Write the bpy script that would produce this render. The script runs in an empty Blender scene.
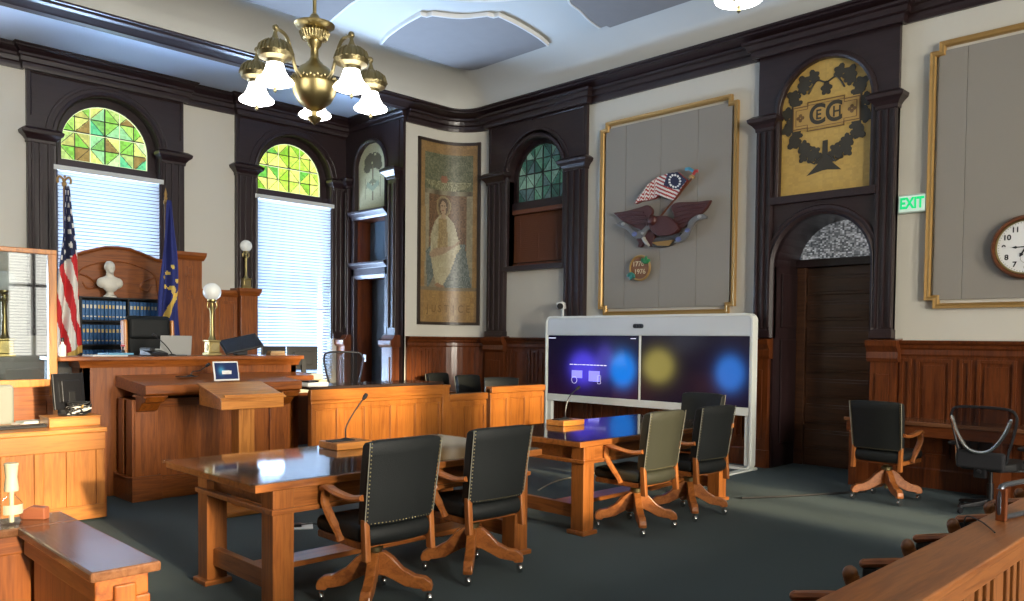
import bpy, bmesh, math, random
from mathutils import Vector, Matrix
random.seed(7)
PI = math.pi
S = bpy.context.scene
COL = S.collection
def R(d): return math.radians(d)

# ------------------------------------------------------------------ materials
def _mat(name):
    m = bpy.data.materials.new(name); m.use_nodes = True
    nt = m.node_tree; b = nt.nodes['Principled BSDF']
    return m, nt, b
def plain(name, col, rough=.5, metal=0., spec=.5, bump=0., bscale=40., var=0., coat=0.):
    m, nt, b = _mat(name)
    b.inputs['Base Color'].default_value = (*col, 1)
    b.inputs['Roughness'].default_value = rough
    b.inputs['Metallic'].default_value = metal
    b.inputs['Specular IOR Level'].default_value = spec
    b.inputs['Coat Weight'].default_value = coat
    if bump or var:
        tc = nt.nodes.new('ShaderNodeTexCoord'); n = nt.nodes.new('ShaderNodeTexNoise')
        n.inputs['Scale'].default_value = bscale; n.inputs['Detail'].default_value = 4
        nt.links.new(tc.outputs['Object'], n.inputs['Vector'])
        if bump:
            bp = nt.nodes.new('ShaderNodeBump'); bp.inputs['Strength'].default_value = bump
            bp.inputs['Distance'].default_value = .01
            nt.links.new(n.outputs['Fac'], bp.inputs['Height']); nt.links.new(bp.outputs['Normal'], b.inputs['Normal'])
        if var:
            mx = nt.nodes.new('ShaderNodeMix'); mx.data_type = 'RGBA'
            mx.inputs[6].default_value = (*[c*(1-var) for c in col], 1)
            mx.inputs[7].default_value = (*[min(1, c*(1+var)) for c in col], 1)
            nt.links.new(n.outputs['Fac'], mx.inputs[0]); nt.links.new(mx.outputs[2], b.inputs['Base Color'])
    return m
def wood(name, c1, c2, axis='z', rough=.35, scale=1., coat=.15):
    m, nt, b = _mat(name)
    b.inputs['Roughness'].default_value = rough
    b.inputs['Coat Weight'].default_value = coat; b.inputs['Coat Roughness'].default_value = .15
    tc = nt.nodes.new('ShaderNodeTexCoord'); mp = nt.nodes.new('ShaderNodeMapping')
    s = {'x': (1.2, 16, 16), 'y': (16, 1.2, 16), 'z': (16, 16, 1.2)}[axis]
    mp.inputs['Scale'].default_value = [k*scale for k in s]
    n1 = nt.nodes.new('ShaderNodeTexNoise'); n1.inputs['Scale'].default_value = 1.6
    n1.inputs['Detail'].default_value = 6; n1.inputs['Distortion'].default_value = 1.1
    n2 = nt.nodes.new('ShaderNodeTexNoise'); n2.inputs['Scale'].default_value = 9
    n2.inputs['Detail'].default_value = 2
    ad = nt.nodes.new('ShaderNodeMath'); ad.operation = 'MULTIPLY_ADD'; ad.inputs[1].default_value = .35
    rp = nt.nodes.new('ShaderNodeValToRGB')
    rp.color_ramp.elements[0].position = .42; rp.color_ramp.elements[1].position = .78
    rp.color_ramp.elements[0].color = (*c1, 1); rp.color_ramp.elements[1].color = (*c2, 1)
    L = nt.links.new
    L(tc.outputs['Object'], mp.inputs['Vector']); L(mp.outputs['Vector'], n1.inputs['Vector']); L(mp.outputs['Vector'], n2.inputs['Vector'])
    L(n2.outputs['Fac'], ad.inputs[0]); L(n1.outputs['Fac'], ad.inputs[2]); L(ad.outputs[0], rp.inputs['Fac'])
    L(rp.outputs['Color'], b.inputs['Base Color'])
    bp = nt.nodes.new('ShaderNodeBump'); bp.inputs['Strength'].default_value = .08; bp.inputs['Distance'].default_value = .004
    L(ad.outputs[0], bp.inputs['Height']); L(bp.outputs['Normal'], b.inputs['Normal'])
    return m
def emit(name, col, st):
    m, nt, b = _mat(name)
    b.inputs['Base Color'].default_value = (*col, 1)
    b.inputs['Emission Color'].default_value = (*col, 1); b.inputs['Emission Strength'].default_value = st
    return m
def painted(name, rough=.6, em=0., coat=0., spec=.5, lit=False):
    m, nt, b = _mat(name)
    a = nt.nodes.new('ShaderNodeAttribute'); a.attribute_name = 'Col'
    if lit: b.inputs['Base Color'].default_value = (.004, .004, .005, 1)
    else: nt.links.new(a.outputs['Color'], b.inputs['Base Color'])
    b.inputs['Roughness'].default_value = rough; b.inputs['Coat Weight'].default_value = coat
    b.inputs['Specular IOR Level'].default_value = spec
    if em:
        nt.links.new(a.outputs['Color'], b.inputs['Emission Color']); b.inputs['Emission Strength'].default_value = em
    return m
def sheet(name, tint=(1, 1, 1), gloss=.1, rough=.03):
    # thin clear pane: clear transmission plus a mirror sheen
    m = bpy.data.materials.new(name); m.use_nodes = True; nt = m.node_tree; nt.nodes.clear()
    o = nt.nodes.new('ShaderNodeOutputMaterial'); t = nt.nodes.new('ShaderNodeBsdfTransparent'); g = nt.nodes.new('ShaderNodeBsdfGlossy')
    t.inputs['Color'].default_value = (*tint, 1); g.inputs['Roughness'].default_value = rough
    x = nt.nodes.new('ShaderNodeMixShader'); f = nt.nodes.new('ShaderNodeLayerWeight'); f.inputs['Blend'].default_value = .5; pw = nt.nodes.new('ShaderNodeMath'); pw.operation = 'POWER'; pw.inputs[1].default_value = 3.5; nt.links.new(f.outputs['Facing'], pw.inputs[0])
    ma = nt.nodes.new('ShaderNodeMath'); ma.operation = 'MAXIMUM'; ma.inputs[1].default_value = gloss
    L = nt.links.new
    L(pw.outputs[0], ma.inputs[0]); L(ma.outputs[0], x.inputs['Fac']); L(t.outputs[0], x.inputs[1]); L(g.outputs[0], x.inputs[2]); L(x.outputs[0], o.inputs['Surface'])
    return m
def slat_mat(name, col, tl=.45):
    m = bpy.data.materials.new(name); m.use_nodes = True; nt = m.node_tree; nt.nodes.clear()
    o = nt.nodes.new('ShaderNodeOutputMaterial'); d = nt.nodes.new('ShaderNodeBsdfDiffuse'); t = nt.nodes.new('ShaderNodeBsdfTranslucent')
    d.inputs['Color'].default_value = (*col, 1); t.inputs['Color'].default_value = (*col, 1)
    x = nt.nodes.new('ShaderNodeMixShader'); x.inputs['Fac'].default_value = tl
    nt.links.new(d.outputs[0], x.inputs[1]); nt.links.new(t.outputs[0], x.inputs[2]); nt.links.new(x.outputs[0], o.inputs['Surface'])
    return m

OAK1, OAK2 = (.32, .105, .016), (.56, .215, .040)
oak = {a: wood('golden_oak_'+a, OAK1, OAK2, a) for a in 'xyz'}
red = {a: wood('bench_oak_'+a, (.130, .029, .0036), (.29, .080, .0105), a) for a in 'xyz'}
mah = {a: wood('wainscot_oak_'+a, (.054, .012, .0035), (.132, .034, .008), a, rough=.3) for a in 'xyz'}
drk = {a: wood('dark_walnut_'+a, (.0125, .0062, .0070), (.024, .0115, .0125), a, rough=.36, coat=.06) for a in 'xyz'}
rail_w = {a: wood('rail_oak_'+a, (.112, .032, .006), (.215, .073, .016), a, rough=.4, coat=.1) for a in 'xyz'}
yel = {a: wood('yellow_oak_'+a, (.25, .072, .005), (.42, .145, .016), a, rough=.42) for a in 'xyz'}
chw = {a: wood('chair_wood_'+a, (.20, .054, .011), (.38, .125, .028), a) for a in 'xyz'}
rlw = {a: wood('court_rail_oak_'+a, (.215, .058, .006), (.35, .115, .016), a) for a in 'xyz'}
leather = plain('black_leather', (.0090, .0105, .0105), .55, spec=.25, bump=.25, bscale=160)
leather_o = plain('sunlit_leather', (.030, .030, .020), .36, bump=.25, bscale=160)  # olive tint and lighter tone stand for sunlight on one chair's leather
vinyl = plain('grey_vinyl', (.17, .18, .17), .5)
brass = plain('aged_brass', (.36, .285, .125), .38, 1.)
antique = plain('antique_brass', (.30, .25, .13), .4, 1., bump=.35, bscale=60)
gold = plain('gilt_wood', (.42, .25, .080), .38, .45)
steel = plain('chrome_steel', (.62, .62, .62), .2, 1.)
black = plain('black_plastic', (.010, .010, .012), .35)
blackm = plain('matt_black', (.008, .008, .009), .6)
plaster = plain('cream_plaster', (.60, .57, .49), .75, var=.03, bscale=1.3)
plasterc = plain('ceiling_plaster', (.62, .62, .585), .8, var=.04, bscale=1.1)
bluec = plain('niche_ceiling_paint', (.60, .68, .84), .8)
white = plain('white_paint', (.78, .78, .76), .5)
offw = plain('off_white_plastic', (.62, .64, .64), .35)
greyfab = plain('grey_acoustic_cloth', (.275, .25, .215), .95, bump=.3, bscale=350, var=.07)
greyceil = plain('ceiling_acoustic_cloth', (.265, .250, .245), .95, var=.06, bscale=6)
marble = plain('plaster_bust_white', (.70, .66, .56), .55)
cream = plain('cream_plastic', (.58, .53, .36), .4)
carpet = plain('slate_carpet', (.064, .084, .092), .97, spec=.1, bump=.5, bscale=260, var=.28)
shade_g = emit('lit_glass_shade', (1., .97, .93), 7.)
globe_g = plain('milk_glass_globe', (.72, .74, .70), .2)
globe_g.node_tree.nodes['Principled BSDF'].inputs['Emission Color'].default_value = (1, .98, .9, 1)
globe_g.node_tree.nodes['Principled BSDF'].inputs['Emission Strength'].default_value = .12
paper = plain('white_paper', (.72, .72, .70), .7)
blueb = plain('blue_book_cloth', (.030, .125, .31), .5)
navyb = plain('navy_book_cloth', (.012, .03, .085), .5)
bandw = plain('pale_spine_band', (.72, .68, .52), .5)
bandg = plain('gilt_spine_band', (.72, .52, .16), .45)
glass_t = sheet('table_glass', (.93, .97, .96), .16, .06)
glass_p = sheet('screen_pane', (.80, .83, .82), .14, .02)
clear = sheet('clear_plastic', (.96, .97, .96), .03, .05)
pane_b = sheet('transom_glass', (.55, .65, .72), .25, .05)
pcol = painted('painted_surface')
pcloth = painted('printed_cloth', .85)
pglow = painted('backlit_stained_glass', .25, 1.0)
pdim = painted('dim_stained_glass', .2, .22)
pscreen = painted('lit_screen', .15, .9, spec=.3, lit=True)
slatw = slat_mat('white_slats', (.74, .77, .80))
slatb = plain('brown_slats', (.14, .045, .017), .45)
leadm = plain('lead_came', (.02, .02, .02), .5)

_b = carpet.node_tree.nodes['Principled BSDF']; _b.inputs['Sheen Weight'].default_value = .05; _b.inputs['Sheen Roughness'].default_value = .45; _b.inputs['Sheen Tint'].default_value = (.75, .9, .85, 1)
# ------------------------------------------------------------------ mesh builder
class MB:
    def __init__(s): s.v = []; s.f = []; s.m = []
    def add(s, vs, fs, mi=0, M=None):
        o = len(s.v)
        s.v += [tuple(M @ Vector(p)) if M is not None else tuple(p) for p in vs]
        s.f += [tuple(i+o for i in f) for f in fs]; s.m += [mi]*len(fs)
        return s
    def box(s, x0, x1, y0, y1, z0, z1, mi=0, M=None):
        v = [(x, y, z) for z in (z0, z1) for y in (y0, y1) for x in (x0, x1)]
        return s.add(v, [(0, 2, 3, 1), (4, 5, 7, 6), (0, 1, 5, 4), (2, 6, 7, 3), (0, 4, 6, 2), (1, 3, 7, 5)], mi, M)
    def prism(s, poly, ax, a0, a1, mi=0, M=None):
        mk = {'x': lambda p, a: (a, p[0], p[1]), 'y': lambda p, a: (p[0], a, p[1]), 'z': lambda p, a: (p[0], p[1], a)}[ax]
        n = len(poly); v = [mk(p, a0) for p in poly]+[mk(p, a1) for p in poly]
        f = [tuple(range(n)), tuple(range(2*n-1, n-1, -1))]+[(i, (i+1) % n, n+(i+1) % n, n+i) for i in range(n)]
        return s.add(v, f, mi, M)
    def lathe(s, prof, c=(0, 0, 0), seg=20, mi=0, M=None, ring=False):
        v = []; f = []; k = len(prof)
        for i in range(seg):
            a = 2*PI*i/seg
            for r, z in prof: v.append((c[0]+r*math.cos(a), c[1]+r*math.sin(a), c[2]+z))
        for i in range(seg):
            j = (i+1) % seg
            for q in range(k-1): f.append((i*k+q, j*k+q, j*k+q+1, i*k+q+1))
        if ring:
            for i in range(seg): j = (i+1) % seg; f.append((i*k+k-1, j*k+k-1, j*k, i*k))
        for q in (0, k-1):
            if prof[q][0] > 1e-5 and not ring: f.append(tuple(i*k+q for i in range(seg)))
        return s.add(v, f, mi, M)
    def tube(s, pts, r, seg=8, mi=0, M=None, sq=None):
        pts = [Vector(p) for p in pts]; n = len(pts)
        rs = r if isinstance(r, (list, tuple)) else [r]*n
        v = []; f = []; up = None
        for i, p in enumerate(pts):
            t = (pts[min(i+1, n-1)]-pts[max(i-1, 0)]).normalized()
            if up is None:
                up = Vector((0, 0, 1)) if abs(t.z) < .9 else Vector((1, 0, 0))
            x = t.cross(up).normalized(); up = x.cross(t).normalized()
            for k in range(seg):
                a = 2*PI*k/seg+(PI/4 if seg == 4 else 0)
                ca, sa = math.cos(a)*rs[i], math.sin(a)*rs[i]
                if sq: ca *= sq[0]; sa *= sq[1]
                v.append(p+x*ca+up*sa)
        for i in range(n-1):
            for k in range(seg):
                l = (k+1) % seg; f.append((i*seg+k, i*seg+l, (i+1)*seg+l, (i+1)*seg+k))
        f.append(tuple(range(seg))); f.append(tuple((n-1)*seg+k for k in range(seg)))
        return s.add(v, f, mi, M)
    def sweep(s, path, nrm, prof, closed=False, mi=0, M=None):
        P = [Vector(p) for p in path]; n = len(P); N = Vector(nrm); k = len(prof); v = []; f = []
        for i in range(n):
            a = P[i]-P[i-1] if (i > 0 or closed) else None
            b = P[(i+1) % n]-P[i] if (i < n-1 or closed) else None
            a = (a if a is not None else b).normalized(); b = (b if b is not None else a).normalized()
            pa, pb = N.cross(a), N.cross(b); m = pa+pb
            if m.length < 1e-4: m = pa
            m.normalize(); m = m/max(.35, m.dot(pa))
            for o, h in prof: v.append(P[i]+m*o+N*h)
        for i in range(n if closed else n-1):
            j = (i+1) % n
            for q in range(k): f.append((i*k+q, j*k+q, j*k+(q+1) % k, i*k+(q+1) % k))
        if not closed: f.append(tuple(range(k))); f.append(tuple((n-1)*k+q for q in range(k)))
        return s.add(v, f, mi, M)
    def ell(s, c, r, seg=16, rings=10, mi=0, M=None):
        prof = [(max(1e-6, math.sin(PI*i/rings)), -math.cos(PI*i/rings)) for i in range(rings+1)]
        T = Matrix.Translation(Vector(c)) @ (M if M is not None else Matrix.Identity(4)) @ Matrix.Diagonal((*r, 1))
        return s.lathe(prof, (0, 0, 0), seg, mi, T)
    def arch(s, hw, z0, z1, ow, oz, sp, y0, y1, mi=0, n=20, rz=None):
        """plate of half-width hw from z0 to z1 with an arched hole (half-width ow, sill oz, springing sp)"""
        rz = ow if rz is None else rz
        if hw > ow: s.box(-hw, -ow, y0, y1, z0, z1, mi); s.box(ow, hw, y0, y1, z0, z1, mi)
        if oz > z0: s.box(-ow, ow, y0, y1, z0, oz, mi)
        for i in range(n):
            a, b = PI*i/n, PI*(i+1)/n
            p, q = (ow*math.cos(a), sp+rz*math.sin(a)), (ow*math.cos(b), sp+rz*math.sin(b))
            s.prism([p, (p[0], z1), (q[0], z1), q], 'y', y0, y1, mi)
        return s
    def build(s, name, mats, parent=None, loc=None, rz=0, smooth=False, bevel=0, ang=35, seg=2):
        me = bpy.data.meshes.new(name)
        me.from_pydata(s.v, [], s.f)
        mats = mats if isinstance(mats, (list, tuple)) else [mats]
        for m in mats: me.materials.append(m)
        me.polygons.foreach_set('material_index', s.m)
        bm = bmesh.new(); bm.from_mesh(me); bmesh.ops.recalc_face_normals(bm, faces=bm.faces); bm.to_mesh(me); bm.free()
        if smooth:
            me.shade_smooth(); me.set_sharp_from_angle(angle=R(ang))
        me.update()
        o = bpy.data.objects.new(name, me); COL.objects.link(o)
        if parent is not None: o.parent = parent
        if loc is not None: o.location = loc
        if rz: o.rotation_euler = (0, 0, rz)
        if bevel:
            b = o.modifiers.new('Bevel', 'BEVEL'); b.width = bevel; b.segments = seg; b.limit_method = 'ANGLE'; b.angle_limit = R(40)
        return o

def tag(o, label=None, cat=None, group=None, kind=None):
    if label: o['label'] = label
    if cat: o['category'] = cat
    if group: o['group'] = group
    if kind: o['kind'] = kind
    return o
def thing(name, label, cat, loc=(0, 0, 0), rz=0, group=None, kind=None):
    o = bpy.data.objects.new(name, None); COL.objects.link(o); o.empty_display_size = .1
    o.location = loc; o.rotation_euler = (0, 0, rz)
    return tag(o, label, cat, group, kind)
KIDS = {}
def kids(o): return [c for c in bpy.data.objects if c.parent == o]
def copy_tree(o, parent=None):
    c = o.copy(); COL.objects.link(c)
    if parent is not None: c.parent = parent
    for k in kids(o): copy_tree(k, c)
    return c
def dup(o, loc, rz, label, group=None):
    c = copy_tree(o); c.location = loc; c.rotation_euler = (0, 0, rz); c['label'] = label
    if group: c['group'] = group
    return c
def grid_paint(name, mat, parent, nu, nv, pos, col, keep=None):
    """sheet of small cells; pos(u,v)->xyz, col(u,v)->rgb, all in 0..1"""
    v = [pos(i/nu, j/nv) for j in range(nv+1) for i in range(nu+1)]
    f = []; cs = []
    for j in range(nv):
        for i in range(nu):
            u, w = (i+.5)/nu, (j+.5)/nv
            if keep and not keep(u, w): continue
            a = j*(nu+1)+i; f.append((a, a+1, a+nu+2, a+nu+1)); cs.append(col(u, w))
    me = bpy.data.meshes.new(name); me.from_pydata([tuple(p) for p in v], [], f); me.materials.append(mat)
    ca = me.color_attributes.new('Col', 'FLOAT_COLOR', 'CORNER'); d = []
    for c in cs: d += [c[0], c[1], c[2], 1.]*4
    ca.data.foreach_set('color', d)
    bm = bmesh.new(); bm.from_mesh(me)
    loose = [x for x in bm.verts if not x.link_faces]; bmesh.ops.delete(bm, geom=loose, context='VERTS')
    bm.to_mesh(me); bm.free()
    o = bpy.data.objects.new(name, me); COL.objects.link(o)
    if parent is not None: o.parent = parent
    return o
def lettering(name, txt, size, mat, parent, loc, rot=(R(90), 0, 0), ext=.002, sx=1., align='CENTER', off=0.):
    cu = bpy.data.curves.new(name, 'FONT'); cu.body = txt; cu.size = size; cu.extrude = ext; cu.align_x = align; cu.align_y = 'CENTER'; cu.offset = off
    t = bpy.data.objects.new(name, cu); COL.objects.link(t)
    me = bpy.data.meshes.new_from_object(t.evaluated_get(bpy.context.evaluated_depsgraph_get()))
    bpy.data.objects.remove(t); me.name = name; me.materials.clear(); me.materials.append(mat)
    o = bpy.data.objects.new(name, me); COL.objects.link(o); o.parent = parent
    o.location = loc; o.rotation_euler = rot; o.scale = (sx, 1, 1)
    return o
def noise2(x, y, k=0):
    n = math.sin(x*127.1+y*311.7+k*74.7)*43758.5453
    return n-math.floor(n)
def lerp(a, b, t): return tuple(p+(q-p)*t for p, q in zip(a, b))
def inpoly(x, y, P):
    r = False; j = len(P)-1
    for i in range(len(P)):
        if (P[i][1] > y) != (P[j][1] > y) and x < (P[j][0]-P[i][0])*(y-P[i][1])/(P[j][1]-P[i][1])+P[i][0]: r = not r
        j = i
    return r
def inell(x, y, cx, cy, rx, ry): return ((x-cx)/rx)**2+((y-cy)/ry)**2 < 1
def spl(P, n=6):
    """Catmull-Rom through the points"""
    P = [Vector(p) for p in P]; out = []
    for i in range(len(P)-1):
        a, b, c, d = P[max(i-1, 0)], P[i], P[i+1], P[min(i+2, len(P)-1)]
        for k in range(n):
            t = k/n; out.append(.5*((2*b)+(c-a)*t+(2*a-5*b+4*c-d)*t*t+(3*b-a-3*c+d)*t**3))
    out.append(P[-1]); return out
SUN = 9.5; LN = (3000, 1700, 90); LB = (1700, 2000, 1000); EXPO = 0.05
# ------------------------------------------------------------------ camera (fitted to the photograph's vanishing points)
H = 1.56
F_, CX_, CY_ = 811., 512., 366.
_yaw, _p, _r = PI/4, R(-1.846), R(.616)
_fw = Vector((math.cos(_yaw)*math.cos(_p), math.sin(_yaw)*math.cos(_p), math.sin(_p)))
_rt = Vector((math.sin(_yaw), -math.cos(_yaw), 0)); _up = _rt.cross(_fw)
_RT = _rt*math.cos(_r)+_up*math.sin(_r); _UP = _up*math.cos(_r)-_rt*math.sin(_r)
cd = bpy.data.cameras.new('camera'); cam = bpy.data.objects.new('camera', cd); COL.objects.link(cam)
m = Matrix((( _RT.x, _UP.x, -_fw.x), (_RT.y, _UP.y, -_fw.y), (_RT.z, _UP.z, -_fw.z))).to_4x4()
cam.matrix_world = Matrix.Translation((0, 0, H)) @ m
cd.sensor_width = 36; cd.lens = F_*36/1024; cd.shift_y = (CY_-300.5)/1024; cd.clip_start = .02
S.camera = cam

XR, YB, YM, XN = 9.45, 12.35, 10.65, 8.15      # right wall, back wall, mural wall, niche side wall
XW, YS, ZC = -7.0, -9.0, 5.9                   # left wall, wall behind, ceiling
RZR = R(-90)                                   # facing frame of walls seen looking +x
XN0 = .15
def struct(o, label, cat): return tag(o, label, cat, kind='structure')

f = MB().box(XW-.2, XR+1.2, YS-.2, YB+.4, -.12, 0).build('floor', carpet)
struct(f, 'dark slate blue-green carpet across the courtroom floor', 'floor')

# plan of the main room's cornice line, room on the left hand
AC, AR = (8.8, 10.0), .65
arc = [(AC[0]+AR*math.cos(R(a)), AC[1]+AR*math.sin(R(a)), 0) for a in range(0, 91, 9)]
main = [(XR, YS, 0)]+arc+[(XN, YM, 0)]
def wallpos(s):
    """distance s along the mural wall from its left corner: point and inward normal"""
    L1 = AC[0]-XN
    if s < L1: return Vector((XN+s, YM, 0)), Vector((0, -1, 0))
    a = R(90)-(s-L1)/AR
    if a > 0: d = Vector((math.cos(a), math.sin(a), 0)); return Vector((AC[0], AC[1], 0))+d*AR, -d
    return Vector((XR, AC[1]-(s-L1-AR*PI/2), 0)), Vector((-1, 0, 0))

# walls -------------------------------------------------------------
def rwall(mb, ya, yb, za, zb, t=.25): mb.box(XR, XR+t, ya, yb, za, zb)
DY, WY = 4.24, 8.93                            # door and window centres on the right wall
b = MB()
rwall(b, YS, DY-.62, 0, 5.45); rwall(b, DY+.62, WY-.62, 0, 5.45); rwall(b, WY+.62, AC[1], 0, 5.45)
rwall(b, DY-.62, DY+.62, 3.2, 5.45); rwall(b, WY-.62, WY+.62, 0, 2.70); rwall(b, WY-.62, WY+.62, 4.9, 5.45)
struct(b.build('wall_right', plaster), 'cream plaster wall with the arched door and the grey cloth panels', 'wall')
b = MB(); b.sweep(arc+[(XN, YM, 0)], (0, 0, 1), [(0, 0), (0, 5.45), (-.25, 5.45), (-.25, 0)])
struct(b.build('wall_mural', plaster, smooth=True, ang=25), 'cream wall curving into the corner behind the tall painting', 'wall')
W1X, W2X, W0X = 4.16, 7.10, 1.22
b = MB()
for xa, xb in ((XN0-.2, W0X-.72), (W0X+.72, W1X-.72), (W1X+.72, W2X-.72), (W2X+.72, XN+.2)): b.box(xa, xb, YB, YB+.25, 0, 5.45)
for c in (W0X, W1X, W2X): b.box(c-.72, c+.72, YB, YB+.25, 0, .6); b.box(c-.72, c+.72, YB, YB+.25, 4.98, 5.45)
struct(b.build('wall_back', plaster), 'cream plaster back wall of the niche behind the bench', 'wall')
NY = 11.55
b = MB(); b.box(XN, XN+.25, YM+.24, NY-.46, 0, 5.45); b.box(XN, XN+.25, NY+.46, YB, 0, 5.45); b.box(XN, XN+.25, NY-.46, NY+.46, 3.62, 5.45)
struct(b.build('wall_niche', drk['z']), 'dark side wall of the niche holding the narrow open doorway', 'wall')
b = MB(); b.box(XN0-.25, XN0, YM, YB, 0, 5.45); b.box(XW, XN0, YM, YM+.25, 0, 5.45)
struct(b.build('wall_left', plaster), 'cream wall left of the niche', 'wall')
struct(MB().box(XW-.25, XW, YS, YM+.25, 0, 6.0).build('wall_far_left', plain('dark_unseen_wall', (.085, .045, .025), .6)), 'unseen brown wall far to the left, darkened to cut bounce light', 'wall')  # unseen wall, pushed out and darkened to keep bounce light low
b = MB(); NW = (.67, 4.3, 6.65)
xs = [XW]+[v for c in NW for v in (c-.7, c+.7)]+[XR]
for i in range(0, len(xs), 2): b.box(xs[i], xs[i+1], YS-.25, YS, 0, 6.0)
for c in NW: b.box(c-.7, c+.7, YS-.25, YS, 0, .9); b.box(c-.7, c+.7, YS-.25, YS, 5.4, 6.0)
struct(b.build('wall_near', plaster), 'cream wall with windows behind the viewer', 'wall')

# ceiling: flat field, coved edges ------------------------------------
b = MB()
cov = [(0, 5.39)]+[(.8*(1-math.cos(R(a))), 5.39+.51*math.sin(R(a))) for a in range(10, 91, 10)]+[(.8, 6.05), (-.25, 6.05), (-.25, 5.39)]
b.sweep(main+[(XW, YM, 0), (XW, YS, 0)], (0, 0, 1), cov, closed=True)
b.box(XW+.7, XR-.7, YS+.7, YM-.7, ZC, ZC+.1)
struct(b.build('ceiling', plasterc, smooth=True, ang=50), 'white plaster ceiling with coved edges', 'ceiling')
b = MB().box(XN0-.2, XN+.2, YM+.02, YB+.2, 5.39, 5.45)
struct(b.build('ceiling_niche', bluec), 'pale blue ceiling over the niche', 'ceiling')

# cornices ------------------------------------------------------------
crown = [(0, 5.27), (.10, 5.27), (.12, 5.285), (.20, 5.33), (.25, 5.345), (.25, 5.365), (.29, 5.375), (.29, 5.40), (0, 5.40)]
frz = [(0, 5.08), (.04, 5.08), (.05, 5.12), (.05, 5.16), (.09, 5.175), (.10, 5.23), (.14, 5.245), (.14, 5.275), (0, 5.275)]
b = MB(); b.sweep(main+[(XN-.05, YM, 0)], (0, 0, 1), crown); b.sweep([(XN, YM, 0), (XW, YM, 0)], (0, 0, 1), crown)
b.box(XN0, XN, YM-.01, YM+.05, 5.28, 5.40)
struct(b.build('trim_crown', drk['x']), 'dark crown moulding running round the room and across the niche', 'trim')
def jog(y0, y1, d): return [(XR, y0, 0), (XR-d, y0, 0), (XR-d, y1, 0), (XR, y1, 0)]
b = MB(); b.sweep([(XR, YS, 0)]+jog(DY-.86, DY+.86, .10)+jog(WY-1.09, WY+1.06, .10)+arc[0:]+[(XN, YM, 0)], (0, 0, 1), frz)
struct(b.build('trim_frieze', drk['y']), 'dark frieze moulding under the crown, broken forward over door and window', 'trim')
b = MB()
pb = [(XN, YM, 0), (XN, YB, 0)]
for c, e in ((W2X, 1.03), (W1X, 1.08)):
    if c == W2X: pb[-1] = (XN, YB-.09, 0)
    else: pb += [(c+e, YB, 0), (c+e, YB-.09, 0)]
    pb += [(c-e, YB-.09, 0), (c-e, YB, 0)]
pb += [(XN0, YB, 0), (XN0, YM, 0)]
b.sweep(pb, (0, 0, 1), [(p*.5, q) for p, q in crown]); b.sweep(pb, (0, 0, 1), [(p*.6, q) for p, q in frz])
struct(b.build('trim_back', drk['x']), 'dark cornice over the two stained glass windows', 'trim')

# wainscot ------------------------------------------------------------
cap = [(0, 1.43), (.05, 1.43), (.06, 1.45), (.055, 1.50), (.075, 1.52), (.08, 1.55), (.11, 1.57), (.12, 1.60), (0, 1.605)]
base = [(0, 0), (.05, 0), (.05, .20), (.03, .24), (0, .24)]
def wains(name, path, label, posts, panels):
    """posts/panels: lists of (start, normal-up panel) rectangles along straight runs given as (p, dir, [(a,b)...])"""
    r = MB(); r.sweep(path, (0, 0, 1), [(0, 0), (.04, 0), (.04, 1.58), (0, 1.58)]); r.sweep(path, (0, 0, 1), cap); r.sweep(path, (0, 0, 1), base)
    for p, d, runs in panels:
        d = Vector(d); n = Vector((0, 0, 1)).cross(d); p = Vector(p)
        M = Matrix(((d.x, n.x, 0, p.x), (d.y, n.y, 0, p.y), (0, 0, 1, 0), (0, 0, 0, 1)))
        for a, q in runs:
            z0, z1 = .34, 1.40; w = .035
            r.box(a, a+w, .038, .058, z0, z1, 0, M); r.box(q-w, q, .038, .058, z0, z1, 0, M)
            r.box(a+w, q-w, .038, .058, z0, z0+w, 0, M); r.box(a+w, q-w, .038, .058, z1-w, z1, 0, M)
            if q-a > .17: r.box(a+w+.035, q-w-.035, .038, .050, z0+w+.035, z1-w-.035, 0, M)
    for p, d, a, q in posts:
        d = Vector(d); n = Vector((0, 0, 1)).cross(d); p = Vector(p)
        M = Matrix(((d.x, n.x, 0, p.x), (d.y, n.y, 0, p.y), (0, 0, 1, 0), (0, 0, 0, 1)))
        r.box(a, q, .02, .11, 0, 1.36, 0, M); r.box(a-.01, q+.01, .02, .13, 0, .22, 0, M)
        r.box(a+.07, q-.07, .105, .125, .36, 1.22, 0, M); r.box(a+.11, q-.11, .12, .118, .42, 1.16, 0, M)
        r.prism([(0, 1.36), (.13, 1.36), (.15, 1.40), (.14, 1.47), (.19, 1.54), (.20, 1.60), (0, 1.62)], 'x', a-.03, q+.03, 0, M)
    return struct(r.build(name, mah['z'], bevel=.004), label, 'wainscot')
D = (0, 1, 0)
runs = []; y = 3.347
while y > -8.5: runs += [(y-.15, y-.03), (y-.56, y-.20)]; y -= .60
wains('trim_wainscot_right', [(XR, YS, 0), (XR, DY-.80, 0)], 'carved oak wainscot right of the dark door', [((XR, 0, 0), D, DY-.90, DY-.62)], [((XR, 0, 0), D, runs)])
runs = []; y = 5.22
while y < 9.6: runs += [(y, y+.12), (y+.17, y+.53)]; y += .60
wains('trim_wainscot_screen', [(XR, DY+.80, 0)]+arc+[(XN+.02, YM, 0)], 'oak wainscot behind the video screens and under the tall painting',
      [((XR, 0, 0), D, DY+.62, DY+.90), ((XR, 0, 0), D, WY+.62, WY+1.05)],
      [((XR, 0, 0), D, runs), ((AC[0], YM, 0), (-1, 0, 0), [(-.1, .09), (.14, .24), (.29, .53)])])
struct(MB().box(XN-.03, XN, YM+.02, YM+.10, 0, .2).build('baseboard_niche', mah['y']), 'short oak baseboard beside the narrow doorway', 'baseboard')

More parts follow.
